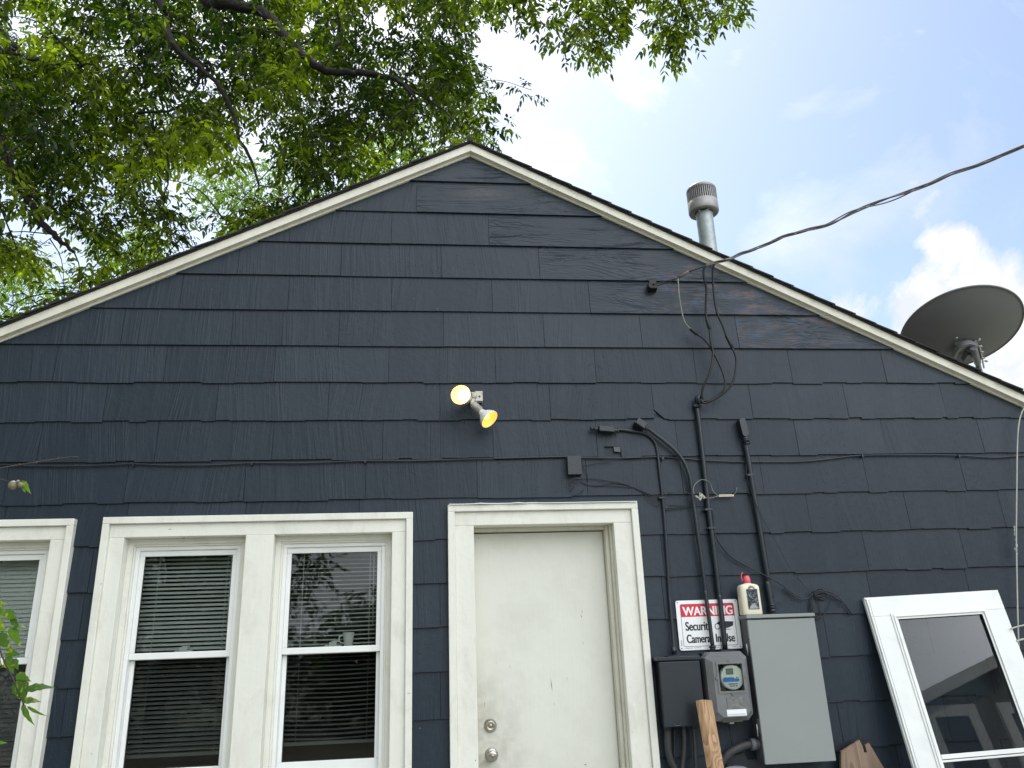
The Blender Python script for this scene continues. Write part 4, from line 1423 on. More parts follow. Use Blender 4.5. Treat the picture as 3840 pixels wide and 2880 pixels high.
def wires(name, label, cat, runs, mat, extra=None):
    """one thing made of several runs; each run (points, radius)"""
    first = runs[0][0][0]
    if len(runs) == 1 and not extra:
        m = MB(); m.tube(spline(runs[0][0], 6), runs[0][1], 8)
        return tag(m.build(name, mat), label, cat)
    t = thing(name, first, label, cat)
    for pts, r in runs:
        m = MB(); m.tube(spline(pts, 6), r, 8); m.build('wire', mat, t)
    return t


hc = [P(x, y, -.017) for x, y in ((-60, 1742), (0, 1743), (150, 1748), (300, 1748), (430, 1743), (501, 1740), (640, 1745), (800, 1744), (945, 1736), (1100, 1737), (1240, 1733), (1370, 1728), (1550, 1728), (1750, 1722), (1900, 1718), (2110, 1713), (2178, 1716), (2325, 1718), (2458, 1713), (2500, 1714), (2546, 1717), (2621, 1725), (2700, 1729), (2780, 1732), (3000, 1731), (3120, 1720), (3233, 1708), (3499, 1706), (3595, 1708), (3732, 1716), (3840, 1708), (3950, 1704))]
lc = thing('wall_cable', hc[0], 'long painted cable sagging along the wall above windows and door', 'cable')
m = MB(); m.tube(spline(hc, 4), .0042, 8); m.build('cable', 'dark_paint', lc)
m = MB()
for x, y in ((501, 1740), (945, 1736), (1370, 1728), (3233, 1708), (3595, 1708)):
    q = P(x, y, -.02); m.box(q[0]-.005, q[0]+.005, -.027, -.010, q[2]-.012, q[2]+.006)
    m.build('cable_clip', 'dark_paint', lc); m = MB()

zd = lambda pts, y=-.02: [Zd(p[0], p[1], p[2] if len(p) > 2 else y) for p in pts]
Z2 = lambda x, y, yy=-.03: P(2380+x*.2411, 1480+y*.2411, yy)
z2 = lambda pts, y=-.03: [Z2(p[0], p[1], p[2] if len(p) > 2 else y) for p in pts]
wires('loose_wires', 'tangle of thin wires running right from the small box', 'wires', [
    (zd([(700, 805), (900, 805), (1100, 830), (1400, 880), (1560, 940), (1750, 1020), (1900, 1075), (2074, 1060, -.04)])+z2([(550, 1530), (700, 1510), (850, 1535), (900, 1545)], -.06), .0022),
    (zd([(740, 850), (850, 905), (1000, 910), (1200, 880), (1300, 875), (1500, 920), (1700, 1020), (1820, 1160), (1955, 1240)]), .0020),
    (zd([(730, 845), (900, 912), (1150, 917), (1450, 937), (1600, 955), (1800, 1065), (1960, 1215)]), .0020),
    (zd([(740, 815), (650, 802), (590, 835), (563, 885), (580, 915), (612, 900)], -.05), .0038),
    (zd([(640, 925), (605, 965), (580, 1002)], -.03), .0022),
    (zd([(800, 970), (700, 1040), (600, 1080)], -.03), .0022),
    (zd([(770, 600), (815, 700), (850, 792), (845, 850)], -.018), .0018),
    (zd([(765, 480), (770, 590), (900, 585), (1000, 562), (1200, 545)], -.016), .0016)], 'wire_dark')
wires('wire_splice_loop', 'thin wire looping over the mast between two splices', 'wires', [
    (z2([(925, 1550, -.06), (912, 1470, -.06), (940, 1395, -.055), (1000, 1340, -.055), (1050, 1322, -.055), (1130, 1340, -.055), (1180, 1390), (1210, 1480), (1270, 1555), (1310, 1572)]), .0022),
    (z2([(1080, 1590, -.055), (1120, 1608, -.055), (1200, 1603), (1300, 1578)]), .0020),
    (z2([(1535, 1560), (1570, 1520), (1595, 1440)], -.03), .0014)], 'wire_light')
m = MB()
tg = thing('cable_tag', Z2(1420, 1570), 'small beige plastic tag beside the mast', 'tag')
q0, q1 = Z2(1308, 1575, -.03), Z2(1540, 1568, -.03)
m.obox((q0+q1)/2, (q1-q0)/2, [0, .003, 0], [0, 0, .0052]); q0, q1 = Z2(1308, 1560, -.033), Z2(1510, 1550, -.033)
m.obox((q0+q1)/2, (q1-q0)/2, [0, .003, 0], [0, 0, .0018]); m.build('plastic_strip', 'beige', tg)
kn = thing('wire_nut_cluster', Z2(1010, 1590), 'pale tangled wire splice in front of the mast', 'wires')
m = MB()
m.tube(z2([(945, 1572), (1000, 1612)], -.065), .0050, 8); m.tube(z2([(1000, 1600), (1060, 1555)], -.065), .0042, 8)
m.tube(spline(z2([(1060, 1555), (1020, 1530), (1010, 1548), (1040, 1560), (1090, 1590), (1100, 1610)], -.065)), .0024, 8)
m.tube(spline(z2([(1000, 1560), (1040, 1590), (1020, 1640), (1010, 1620), (1050, 1600), (1070, 1560)], -.068)), .0026, 8)
m.tube(spline(z2([(1080, 1575), (1078, 1600), (1076, 1620)], -.066)), .0035, 8)
m.build('splice', 'wire_white', kn)
wires('ground_wires', 'short dark wires crossing behind the conduits above the sign', 'wires', [
    (z6([(812, 960), (900, 950), (1020, 933, -.024)], -.018), .0022), (z6([(812, 950), (880, 942), (1020, 930)], -.014), .0022),
    (z6([(850, 922), (950, 925), (1060, 930), (1150, 930)], -.012), .0014)], 'wire_dark')
wires('phone_wire', 'dark wire running down from the mast behind the bottle to the coil', 'wires', [
    (z6([(1182, 960, -.04), (1192, 1040), (1196, 1110), (1212, 1165), (1260, 1245), (1330, 1320), (1400, 1365), (1500, 1420), (1630, 1487, -.052), (1750, 1560), (1866, 1640)], -.03)+z4([(1150, 222), (1245, 300), (1300, 315), (1350, 298), (1375, 270)], -.03), .0030),
    (z6([(1205, 1130), (1225, 1200), (1290, 1290), (1350, 1345), (1450, 1400)], -.028), .0018)], 'wire_dark')
wires('thin_wire', 'hair thin wire slanting from the right conduit to the coil', 'wires', [
    (z6([(1448, 560, -.02), (1452, 690), (1500, 850), (1545, 960), (1600, 1065), (1700, 1245), (1800, 1430), (1866, 1520)], -.05)+z4([(1250, 130, -.04), (1320, 215, -.03), (1375, 262, -.03)]), .0016)], 'wire_dark')
# coil of wire
cw = thing('wire_coil', Z4(1440, 300, -.03), 'loose coil of dark wire hanging right above the grey panel', 'wires')
rc = random.Random(9)
runs = [[(1375, 262), (1355, 330), (1360, 400), (1385, 455), (1420, 470), (1440, 440), (1430, 360), (1400, 290), (1385, 250), (1430, 232), (1480, 250)],
        [(1375, 270), (1370, 340), (1395, 440), (1440, 465), (1480, 420), (1520, 350), (1525, 320)],
        [(1380, 255), (1430, 228), (1500, 255), (1560, 275), (1600, 310), (1640, 360), (1700, 440)],
        [(1390, 270), (1450, 245), (1530, 262), (1590, 300), (1610, 340), (1590, 375), (1582, 360)],
        [(1385, 285), (1440, 262), (1520, 280), (1580, 320), (1640, 370), (1690, 430)],
        [(1395, 300), (1450, 280), (1520, 300), (1570, 312), (1600, 330)],
        [(1378, 300), (1362, 370), (1400, 470), (1440, 450)],
        [(1560, 280), (1590, 270), (1602, 268)],
        [(1420, 290), (1470, 300), (1500, 280), (1460, 260), (1410, 275), (1430, 310), (1480, 312)]]
for k, rn in enumerate(runs):
    m = MB(); m.tube(spline([Z4(x, y, -.022-.005*(k % 4)) for x, y in rn], 6), .0024 if k != 8 else .0042, 8); m.build('wire', 'wire_dark', cw)

# ------------------------------------------------------------------ service drop
Za = lambda x, y, yy: P(2300+x*.6028, 600+y*.6028, yy)
ins = thing('wall_insulator', Za(240, 790, 0), 'black knob anchor holding the service cable to the wall', 'cable anchor')
m = MB()
q = Za(238, 790, -.03)
m.obox(q+[.004, 0, 0], [.024, .002, .003], [.002, .032, -.004], [-.004, -.004, .026])
m.tube([q+[-.010, -.005, -.002], q+[-.012, -.040, -.006]], .021, 16)
m.tube([q+[.002, .03, 0], q+[.002, -.052, 0]], .006, 8)
m.build('anchor', 'cable_black', ins, bevel=.004)
drop = thing('service_drop', Za(400, 735, -.10), 'thick twisted grey service cable rising to the upper right across the sky', 'cable')
m = MB()
m.tube(spline([Za(265, 785, -.05), Za(330, 765, -.07), Za(390, 740, -.09), Za(402, 735, -.095)]), .0030, 8)
m.tube(spline([Za(240, 775, -.06), Za(300, 760, -.07), Za(385, 738, -.09)]), .0026, 8)
m.tube(spline([Za(470, 693, -.125), Za(520, 678, -.14), Za(570, 660, -.16), Za(640, 636, -.185)]), .0040, 8)
m.tube(spline([Za(468, 692, -.12), Za(480, 697, -.125), Za(488, 690, -.128), Za(482, 684, -.127)]), .0022, 8)
m.build('messenger_wire', 'cable_black', drop)
m = MB(); m.tube([Za(400, 736, -.095), Za(470, 693, -.125)], [.0085, .0100], 10); m.build('grip', 'grip_brown', drop)
Zb = lambda x, y, yy: P(3200+x*.6632, 500+y*.6632, yy)
core = spline([Za(575, 660, -.165), Za(640, 638, -.185), Za(735, 612, -.22), Za(800, 580, -.25), Za(890, 550, -.30), Za(1000, 503, -.36), Za(1080, 470, -.41), Za(1210, 435, -.48), Za(1350, 396, -.56), Zb(0, 445, -.65),
               Zb(130, 393, -.72), Zb(300, 335, -.82), Zb(430, 285, -.90), Zb(560, 228, -.98), Zb(700, 180, -1.07), Zb(830, 130, -1.16), Zb(965, 70, -1.26), Zb(1200, -40, -1.5), Zb(1600, -260, -2.0), Zb(2500, -800, -3.2)], 14)
acc = 0; ph = []
for i, q in enumerate(core):
    if i: acc += np.linalg.norm(q-core[i-1])
    ph.append(acc)
tot = ph[-1]
for k in range(3):
    pts = []
    for i, q in enumerate(core):
        t_ = core[min(i+1, len(core)-1)]-core[max(i-1, 0)]; t_ /= np.linalg.norm(t_)
        n_ = np.cross(t_, [0, 0, 1.0]); n_ /= np.linalg.norm(n_); b_ = np.cross(t_, n_)
        wob = .0064*(1+(1.8*math.exp(-((ph[i]-1.05)/.22)**2) if k == 0 else 0))
        a = ph[i]*17/(1+.25*ph[i])+k*2*math.pi/3
        pts.append(q+n_*math.cos(a)*wob+b_*math.sin(a)*wob)
    m = MB(); m.tube(pts, .0052 if k else .0040, 8); m.build('strand', 'cable_grey', drop)

za = lambda pts: [Za(*p_) for p_ in pts]
d1 = za([(402, 738, -.10), (408, 830, -.09), (425, 940, -.085), (445, 1010, -.08), (480, 1052, -.08), (515, 1080, -.08), (560, 1110, -.08), (600, 1160, -.085), (650, 1250, -.09), (690, 1350, -.10), (690, 1420, -.10), (640, 1475, -.09), (600, 1495, -.08), (550, 1500, -.07)])
d2 = za([(640, 640, -.185), (572, 662, -.165), (562, 720, -.15), (578, 800, -.13), (575, 900, -.11), (578, 980, -.10), (598, 1052, -.10), (605, 1120, -.10), (620, 1210, -.10), (600, 1320, -.10), (560, 1410, -.085), (548, 1480, -.07)])
d3 = za([(700, 622, -.21), (628, 648, -.18), (620, 760, -.15), (640, 930, -.13), (680, 1030, -.12), (710, 1110, -.12), (740, 1170, -.12), (765, 1240, -.12), (755, 1340, -.12), (720, 1420, -.11), (640, 1482, -.09), (570, 1512, -.075), (545, 1495, -.07)])
for dd, mt, lb, sp_, rr__ in ((d1, 'wire_light', 'thin grey drip loop wire hanging left of the two black ones', [(478, 1048), (522, 1086)], .0048),
                     (d2, 'cable_black', 'middle black drip loop wire above the weatherhead', [(580, 982), (600, 1055)], .0066),
                     (d3, 'cable_black', 'rightmost black drip loop wire bowing out right to the weatherhead', [(700, 1085), (742, 1170)], .0066)):
    t = thing('drip_loop_wire', dd[0], lb, 'wire', 'drip loop wires')
    s_ = spline(dd, 8)
    m = MB()
    if mt == 'wire_light':
        m.tube(s_[:34], rr__, 8); m.tube(s_[32:], .0066, 8, 1); m.build('wire', [mt, 'cable_black'], t)
    else:
        m.tube(s_, rr__, 8); m.build('wire', mt, t)
    m = MB(); e0, e1 = Za(*sp_[0], -.10 if mt != 'wire_light' else -.08), Za(*sp_[1], -.10 if mt != 'wire_light' else -.08)
    if dd is d3: e0, e1 = Za(*sp_[0], -.12), Za(*sp_[1], -.12)
    u_ = e1-e0
    m.tube([e0, e0+u_*.1, e0+u_*.9, e1], [.006, .0110, .0110, .006], 10); m.build('splice_sleeve', 'cable_black', t)

# white cable on the right edge
Zr = lambda x, y, yy=-.06: P(3000+x*.8317, 1500+y*.8317, yy)
wc = thing('white_cable', Zr(980, 700), 'white cable hanging down the wall at the right edge', 'cable')
m = MB(); m.tube(spline([Zr(*q) for q in ((1050, -20), (1008, 40), (988, 100), (980, 200), (977, 400), (975, 600), (977, 750), (980, 900), (985, 1080), (990, 1150), (1000, 1230), (1012, 1320), (1020, 1420))], 6), .0042, 8); m.build('cable', 'wire_white', wc)
m = MB()
for (x, y, r_) in ((968, 575, .010), (971, 592, .014), (970, 606, .011), (973, 632, .010), (975, 655, .012), (973, 675, .013), (977, 692, .008)):
    m.sphere(Zr(x, y, -.05), r_, 0, 6, (.7, .4, 1.1))
m.build('dried_caulk', 'chalk', wc)
wires('white_wire_loops', 'pale wires sticking out behind the leaning storm door', 'wires', [
    ([Zr(*q, -.10) for q in ((950, 1032), (980, 1022), (1015, 1014), (1060, 1000))], .0042),
    ([Zr(*q, -.10) for q in ((975, 1088), (1000, 1080), (1060, 1068))], .0050),
    ([Zr(*q, -.09) for q in ((985, 1120), (1000, 1160), (1030, 1230), (1060, 1330))], .0040)], 'wire_white')

# flexible conduits below the junction box
Zl = lambda x, y, yy=-.05: P(2450+x*.226, 2650+y*.226, yy)
specs = [([(235, 350), (235, 430), (236, 600), (250, 750), (290, 900), (345, 1020), (420, 1200), (520, 1500)], .0170, 'ribbed flexible conduit dropping from the junction box, leftmost', True, -.06),
         ([(500, 340), (512, 550), (503, 800), (480, 1020), (460, 1500)], .0105, 'middle flexible conduit dropping from the junction box', False, -.06),
         ([(660, 340), (682, 600), (700, 1020), (710, 1500)], .0080, 'thin conduit dropping from the junction box beside the wooden stud', False, -.05),
         ([(345, 350), (350, 900), (352, 1500)], .0040, 'thinnest dark cable dropping from the junction box', False, -.03)]
for pts, r_, lb, rib, yy in specs:
    t = thing('flexible_conduit', Zl(pts[0][0], pts[0][1], yy), lb, 'conduit', 'conduits under the junction box')
    s_ = spline([Zl(x, y, yy) for x, y in pts], 30 if rib else 8)
    m = MB()
    m.tube(s_, [r_*(1+(.07 if i % 2 else -.03)) for i in range(len(s_))] if rib else r_, 14); m.build('hose', 'flex', t)
    m = MB(); q = s_[0]; m.tube([q+[0, 0, .03], q+[0, 0, -.01]], r_*1.35, 12); m.build('connector', 'deep_paint', t)
t = thing('flexible_conduit', Zl(1640, 630), 'fat flexible conduit curving into the lower left side of the grey panel', 'conduit')
s_ = spline([Zl(1060, 1250, -.05), Zl(1100, 1030, -.05), Zl(1160, 900, -.055), Zl(1260, 775, -.06), (Zl(1400, 690, -.06)), Zl(1530, 640, -.06), Zl(1650, 625, -.06)], 12)
m = MB(); m.tube(s_, .0200, 16); m.build('hose', 'flex', t)
m = MB(); e = s_[-1]; m.tube([e+[-.012, 0, 0], e+[.020, 0, 0]], .0285, 18); m.tube([e+[-.006, 0, 0], e+[0.0, 0, 0]], .0300, 18); m.tube([e+[.02, 0, 0], e+[.05, 0, 0]], .022, 14); m.build('connector', 'pvc_grey', t)
m = MB(); m.tube(spline([Zl(1190, 1065, -.09), Zl(1300, 1035, -.09), Zl(1420, 1030, -.09), Zl(1540, 1060, -.09), Zl(1600, 1200, -.09)]), .014, 14)
tag(m.build('drain_hose', 'pvc_grey'), 'grey hose just showing at the bottom edge below the meter', 'hose')
m = MB(); m.prism([tuple(Zl(x, y, -.02)[[0, 2]]) for x, y in ((1180, 1400), (1850, 1400), (1850, 860), (1560, 880), (1500, 760), (1230, 850))], -.022, -.014)
tag(m.build('patch_panel', 'deep_paint'), 'dark painted patch on the wall left of the grey panel foot', 'patch')

# ------------------------------------------------------------------ wooden stud, broken board
st = thing('wooden_stud', (1.6, -.45, 0), 'bare wooden stud leaning upright in front of the meter', 'lumber')
A = Z4(440, 1122, -.20); B = Z4(575, 1117, -.20); Cc = Z4(530, 1659, -.27)
d = (Cc-A); d /= np.linalg.norm(d)
Ls = (0.03-A[2])/d[2]
wv = (B-A); wl_ = np.linalg.norm(wv); wv /= wl_
nv = np.cross(wv, d); nv /= np.linalg.norm(nv)
if nv[1] > 0: nv = -nv
m = MB()
def stud_pt(u, w, t): return A+wv*u+nv*w+d*t
# two visible faces: broad face turned right, narrow face turned left
corners = [(0, -.000), (.32*wl_, .026), (wl_, .004), (.66*wl_, -.030)]
vs = [stud_pt(u, w, 0) for u, w in corners]+[stud_pt(u, w, Ls) for u, w in corners]
m.add(vs, [(0, 1, 2, 3), (7, 6, 5, 4), (0, 4, 5, 1), (1, 5, 6, 2), (2, 6, 7, 3), (3, 7, 4, 0)])
m.build('timber', 'lumber', st, bevel=.005)
pb = MB()
Zp = lambda x, y: P(3000+x*.8317, 1500+y*.8317, -.06)[[0, 2]]
pts = [Zp(*q) for q in ((180, 1583), (262, 1532), (276, 1560), (284, 1590), (296, 1588), (288, 1556), (305, 1545), (332, 1590), (352, 1625), (376, 1665), (440, 1800), (175, 1800))]
pts = [tuple(q) for q in pts][::-1]
pb.prism(pts, -.075, -.058)
tag(pb.build('broken_board', 'plywood', bevel=.001), 'broken brown plywood scrap leaning on the wall right of the grey panel', 'board')
hl_ = MB()
q = [tuple(Zp(*p_)) for p_ in ((176, 1536), (200, 1552), (262, 1530), (318, 1534), (326, 1590), (178, 1590))][::-1]
hl_.prism(q, -.0150, -.0125); hl_.build('wall_hole', 'sign_black', house)

# ------------------------------------------------------------------ bottle on the panel
bt = P(2820, 2303, -.095)
zb_ = pz1+.0275
bottle = thing('plastic_bottle', (float(bt[0]), -.085, zb_), 'cream plastic bottle with a pink cap standing on the grey panel', 'bottle')
hgt = float(P(2820, 2157, -.09)[2])-zb_
m = MB()
W2, D2 = .057, .036
prof = [(0, .90), (.004, .97), (.03, 1.0), (.62, .985), (.70, .97), (.735, .90), (.765, .72), (.785, .42), (.80, .30), (.83, .28)]
nn_ = 32
vs = []
for h_, s_ in prof:
    for k in range(nn_):
        a = 2*math.pi*k/nn_
        ca, sa = math.cos(a), math.sin(a)
        pw = 4.5 if s_ > .6 else 2.2
        rr = 1/((abs(ca)**pw+abs(sa)**pw)**(1/pw))
        wy = D2*max(s_, .3 if s_ < .5 else s_)
        wx = W2*s_
        if s_ < .35: wx = wy = .0155
        vs.append((bottle.location.x+rr*ca*wx, -.085+rr*sa*wy, zb_+h_*hgt*1.0))
fs = [[i*nn_+k, i*nn_+(k+1) % nn_, (i+1)*nn_+(k+1) % nn_, (i+1)*nn_+k] for i in range(len(prof)-1) for k in range(nn_)]
fs.append([k for k in range(nn_)][::-1])
m.add(vs, fs, 0, 0, True)
m.build('bottle_body', 'bottle_cream', bottle)
m = MB()
o = (bottle.location.x, -.085, zb_+.80*hgt)
m.lathe([(0, .0165), (.004, .0185), (.028, .0185), (.031, .015), (.040, .014), (.042, 0)], o, (0, 0, 1), 24)
hx = bottle.location.x-.024
m.tube(spline([(hx, -.085, o[2]+.012), (hx-.006, -.086, o[2]+.030), (hx-.004, -.088, o[2]+.050), (hx+.004, -.09, o[2]+.058)]), .0034, 8)
m.build('cap', 'cap_pink', bottle)
mt_, t = material('label_print')
co = t.n('ShaderNodeTexCoord').outputs['Object']
nn = t.noise(co, 75.0, 6, 0.7, 1.0)
cc_ = t.mix(t.ramp(nn, [(0.52, 0.0), (0.62, 1.0)]), (0.008, 0.01, 0.014), (0.25, 0.32, 0.38))
p_ = t.n('ShaderNodeBsdfPrincipled', {'Base Color': t.mix(t.ramp(nn, [(0.66, 0.0), (0.72, 1.0)]), cc_, (0.6, 0.62, 0.6)), 'Roughness': 0.35})
t.n('ShaderNodeOutputMaterial', {'Surface': p_})
m = MB()
lx0, lx1 = bottle.location.x-.026, bottle.location.x+.036
m.box(lx0, lx1, -.1222, -.1205, zb_+.028, zb_+.135, 0)
for k in range(5):
    m.box(lx0+.006+.003*k, lx1-.008-.002*k, -.1226, -.1223, zb_+.033+.0042*k, zb_+.0345+.0042*k, 1)
for k in range(9):
    a = math.radians(20+k*17.5)
    cx_, cz_ = (lx0+lx1)/2, zb_+.133
    u_ = np.array([math.cos(a), 0, math.sin(a)])
    q = np.array([cx_, -.1212, cz_])+u_*.016
    m.obox(q, u_*.006, [0, .0004, 0], np.cross(u_, [0, 1, 0])*.0012, 2)
m.build('label', ['label_print', 'sign_white', 'sign_black'], bottle)

# ------------------------------------------------------------------ leaning storm door
Zs = lambda x, y, yy: P(3200+x*.591, 1900+y*.591, yy)
TL = Zs(82, 588, -.05); TR = Zs(920, 538, -.05)
wvec = TR-TL; wlen = np.linalg.norm(wvec); wvec /= wlen
lean = math.radians(10.5)
dn = np.array([0, -math.sin(lean), -math.cos(lean)])
dn = dn-wvec*np.dot(dn, wvec); dn /= np.linalg.norm(dn)
nrm = np.cross(dn, wvec); nrm = nrm if nrm[1] < 0 else -nrm
storm = thing('storm_door', TL+dn*1.78, 'white glass storm door leaning against the wall at lower right', 'storm door')
LEN = (TL[2]-.06)/abs(dn[2])


def sbox(mb, u0, u1, t0, t1, w0, w1, mat=0):
    c = TL+wvec*(u0+u1)/2+dn*(t0+t1)/2+nrm*(w0+w1)/2
    mb.obox(c, wvec*(u1-u0)/2, dn*(t1-t0)/2, nrm*(w1-w0)/2, mat)


SW = float(wlen)
# inner glass size from the survey
gl_, gr_, gt_ = .128, .128, .098
m = MB()
sbox(m, 0, SW, 0, gt_, -.030, 0); sbox(m, 0, gl_, gt_, LEN, -.030, 0); sbox(m, SW-gr_, SW, gt_, LEN, -.030, 0); sbox(m, gl_, SW-gr_, LEN-.2, LEN, -.030, 0)
fr = m.build('frame', 'storm_white', storm, bevel=.002)
m = MB()
sbox(m, -.007, -.0005, -.004, LEN, -.028, -.012); sbox(m, -.007, SW+.002, -.010, -.0005, -.026, -.004)
sbox(m, .012, .0135, .004, LEN-.1, .0003, .0010, 1)
m.build('edge_strip', ['storm_white', 'panel_grey'], fr)
m = MB()
for i, (w_, h_) in enumerate(((.012, .006), (.024, .011), (.034, .003))):
    a0 = (0, .012, .024)[i]
    sbox(m, gl_+a0-.014, SW-gr_-a0+.014, gt_+a0-.014, gt_+a0-.002, 0, h_)
    sbox(m, gl_+a0-.014, gl_+a0-.002, gt_+a0-.002, LEN-.2, 0, h_)
    sbox(m, SW-gr_-a0+.002, SW-gr_-a0+.014, gt_+a0-.002, LEN-.2, 0, h_)
railt = float((Zs(520, 1575, -.16)[2]-TL[2])/dn[2])
sbox(m, gl_+.022, SW-gr_-.022, railt, railt+.022, -.02, .006); sbox(m, gl_+.022, SW-gr_-.022, railt+.0255, railt+.036, -.02, .002)
m.build('moulding', 'storm_white', fr, bevel=.0015)
m = MB(); sbox(m, gl_, SW-gr_, gt_, railt+.005, -.014, -.0125); m.build('pane', 'storm_glass', storm)
m = MB(); sbox(m, gl_, SW-gr_, railt+.030, LEN-.2, -.018, -.0165); m.build('pane', 'storm_glass', storm)


# ------------------------------------------------------------------ vegetation
def leaflet_arrays(bases, dirs, lens, widths, ups):
    """bases,dirs,ups (n,3) -> vertices (n*6,3) for a folded lanceolate leaflet"""
    n = len(bases)
    side_ = np.cross(dirs, ups); side_ /= (np.linalg.norm(side_, axis=1, keepdims=True)+1e-9)
    nr = np.cross(side_, dirs)
    L = lens[:, None]; Wd = widths[:, None]
    down = np.array([0, 0, -1.0])
    v0 = bases
    v1 = bases+dirs*L*.30+side_*Wd*.5+nr*Wd*.10
    v2 = bases+dirs*L*.30-side_*Wd*.5+nr*Wd*.10
    v3 = bases+dirs*L*.68+side_*Wd*.36+nr*Wd*.05+down*L*.05
    v4 = bases+dirs*L*.68-side_*Wd*.36+nr*Wd*.05+down*L*.05
    v5 = bases+dirs*L+down*L*.14
    v = np.stack([v0, v1, v2, v3, v4, v5], 1).reshape(-1, 3)
    return v


def foliage_mesh(name, sprigs, mat, parent, leaf_len=.075, nleaf=7, droop=.5):
    """sprigs: list of (pos, dir, scale, tint)"""
    B, Dd, Ln, Wd, Up, T = [], [], [], [], [], []
    for pos, dr_, sc_, tint in sprigs:
        pos = np.array(pos); dr_ = np.array(dr_)/np.linalg.norm(dr_)
        sd_ = np.cross(dr_, [0, 0, 1.0])
        if np.linalg.norm(sd_) < .1: sd_ = np.array([1.0, 0, 0])
        sd_ /= np.linalg.norm(sd_)
        rl = .17*sc_
        for i in range(nleaf):
            if i == nleaf-1:
                b_, d2 = 1.0, dr_*.8
            else:
                b_ = .28+.68*(i//2)/max(1, (nleaf-1)//2-.5); s_ = 1 if i % 2 else -1
                b_ = min(b_, .95)
                d2 = dr_*.55+sd_*s_*.85
            bp = pos+dr_*rl*b_+np.array([0, 0, -droop*rl*b_*b_*.6])
            d2 = d2+np.array([rng.normal(0, .30), rng.normal(0, .30), rng.normal(0, .25)-droop*1.15])
            d2 /= np.linalg.norm(d2)
            up_ = np.array([rng.normal(0, .45), rng.normal(0, .45), 1.0]); up_ /= np.linalg.norm(up_)
            l_ = leaf_len*sc_*rng.uniform(.75, 1.2)
            B.append(bp); Dd.append(d2); Ln.append(l_); Wd.append(l_*rng.uniform(.36, .48)); Up.append(up_); T.append(min(1, max(0, tint+rng.normal(0, .16))))
    B, Dd, Ln, Wd, Up = map(np.array, (B, Dd, Ln, Wd, Up))
    V = leaflet_arrays(B, Dd, Ln, Wd, Up)
    n = len(B)
    base = np.arange(n)*6
    tri = np.stack([base, base+1, base+2], 1); quad = np.stack([base+1, base+3, base+4, base+2], 1); tri2 = np.stack([base+3, base+5, base+4], 1)
    loops = np.concatenate([tri, quad, tri2], 1).reshape(-1)
    totals = np.tile([3, 4, 3], n); starts = np.concatenate([[0], np.cumsum(totals)[:-1]])
    me = bpy.data.meshes.new(name)
    me.vertices.add(len(V)); me.vertices.foreach_set('co', V.reshape(-1).astype(np.float32))
    me.loops.add(len(loops)); me.loops.foreach_set('vertex_index', loops.astype(np.int32))
    me.polygons.add(len(totals)); me.polygons.foreach_set('loop_start', starts.astype(np.int32)); me.polygons.foreach_set('loop_total', totals.astype(np.int32))
    me.materials.append(MATS[mat])
    a = me.attributes.new('seed', 'FLOAT', 'FACE'); a.data.foreach_set('value', np.repeat(np.array(T), 3).astype(np.float32))
    me.update(calc_edges=True); me.validate()
    o = bpy.data.objects.new(name, me); COL.objects.link(o)
    if parent is not None:
        o.parent = parent; o.matrix_parent_inverse = parent.matrix_basis.inverted()
    return o


def inpoly(x, y, poly):
    c = False
    j = len(poly)-1
    for i in range(len(poly)):
        xi, yi = poly[i]; xj, yj = poly[j]
        if (yi > y) != (yj > y) and x < (xj-xi)*(y-yi)/(yj-yi)+xi: c = not c
        j = i
    return c


K = 3840/2212.0
CROWN = [(-700, -500), (1180, -500), (1120, -60), (1065, 0), (1050, 45), (1010, 75), (1000, 115), (1030, 150), (1045, 195), (1030, 235), (1060, 275), (1040, 305), (990, 330), (900, 360), (700, 455), (560, 520), (430, 570), (300, 640), (170, 690), (0, 760), (-300, 900), (-700, 900)]
GAPS = [(272, 88, 22, 26, .95), (115, 505, 34, 34, .95), (175, 540, 30, 30, .75), (430, 445, 26, 60, .95), (550, 300, 34, 40, .9), (500, 420, 45, 28, .75), (585, 395, 36, 30, .85), (395, 400, 26, 40, .7), (240, 310, 34, 22, .5),
        (330, 200, 30, 18, .6), (20, 625, 55, 40, .9), (340, 520, 38, 30, .7), (60, 60, 40, 30, .6), (130, 20, 40, 22, .5), (1010, 25, 22, 22, .5), (690, 55, 20, 24, .6), (720, 170, 22, 18, .5), (120, 420, 32, 26, .5), (30, 470, 30, 26, .6),
        (470, 480, 30, 30, .7), (650, 320, 22, 20, .6), (690, 400, 30, 20, .5), (870, 300, 30, 22, .5), (600, 345, 26, 22, .7), (540, 235, 20, 14, .4), (250, 560, 24, 20, .6), (380, 270, 24, 16, .4), (15, 10, 30, 25, .7), (910, 30, 14, 12, .5), (760, 30, 14, 12, .4)]
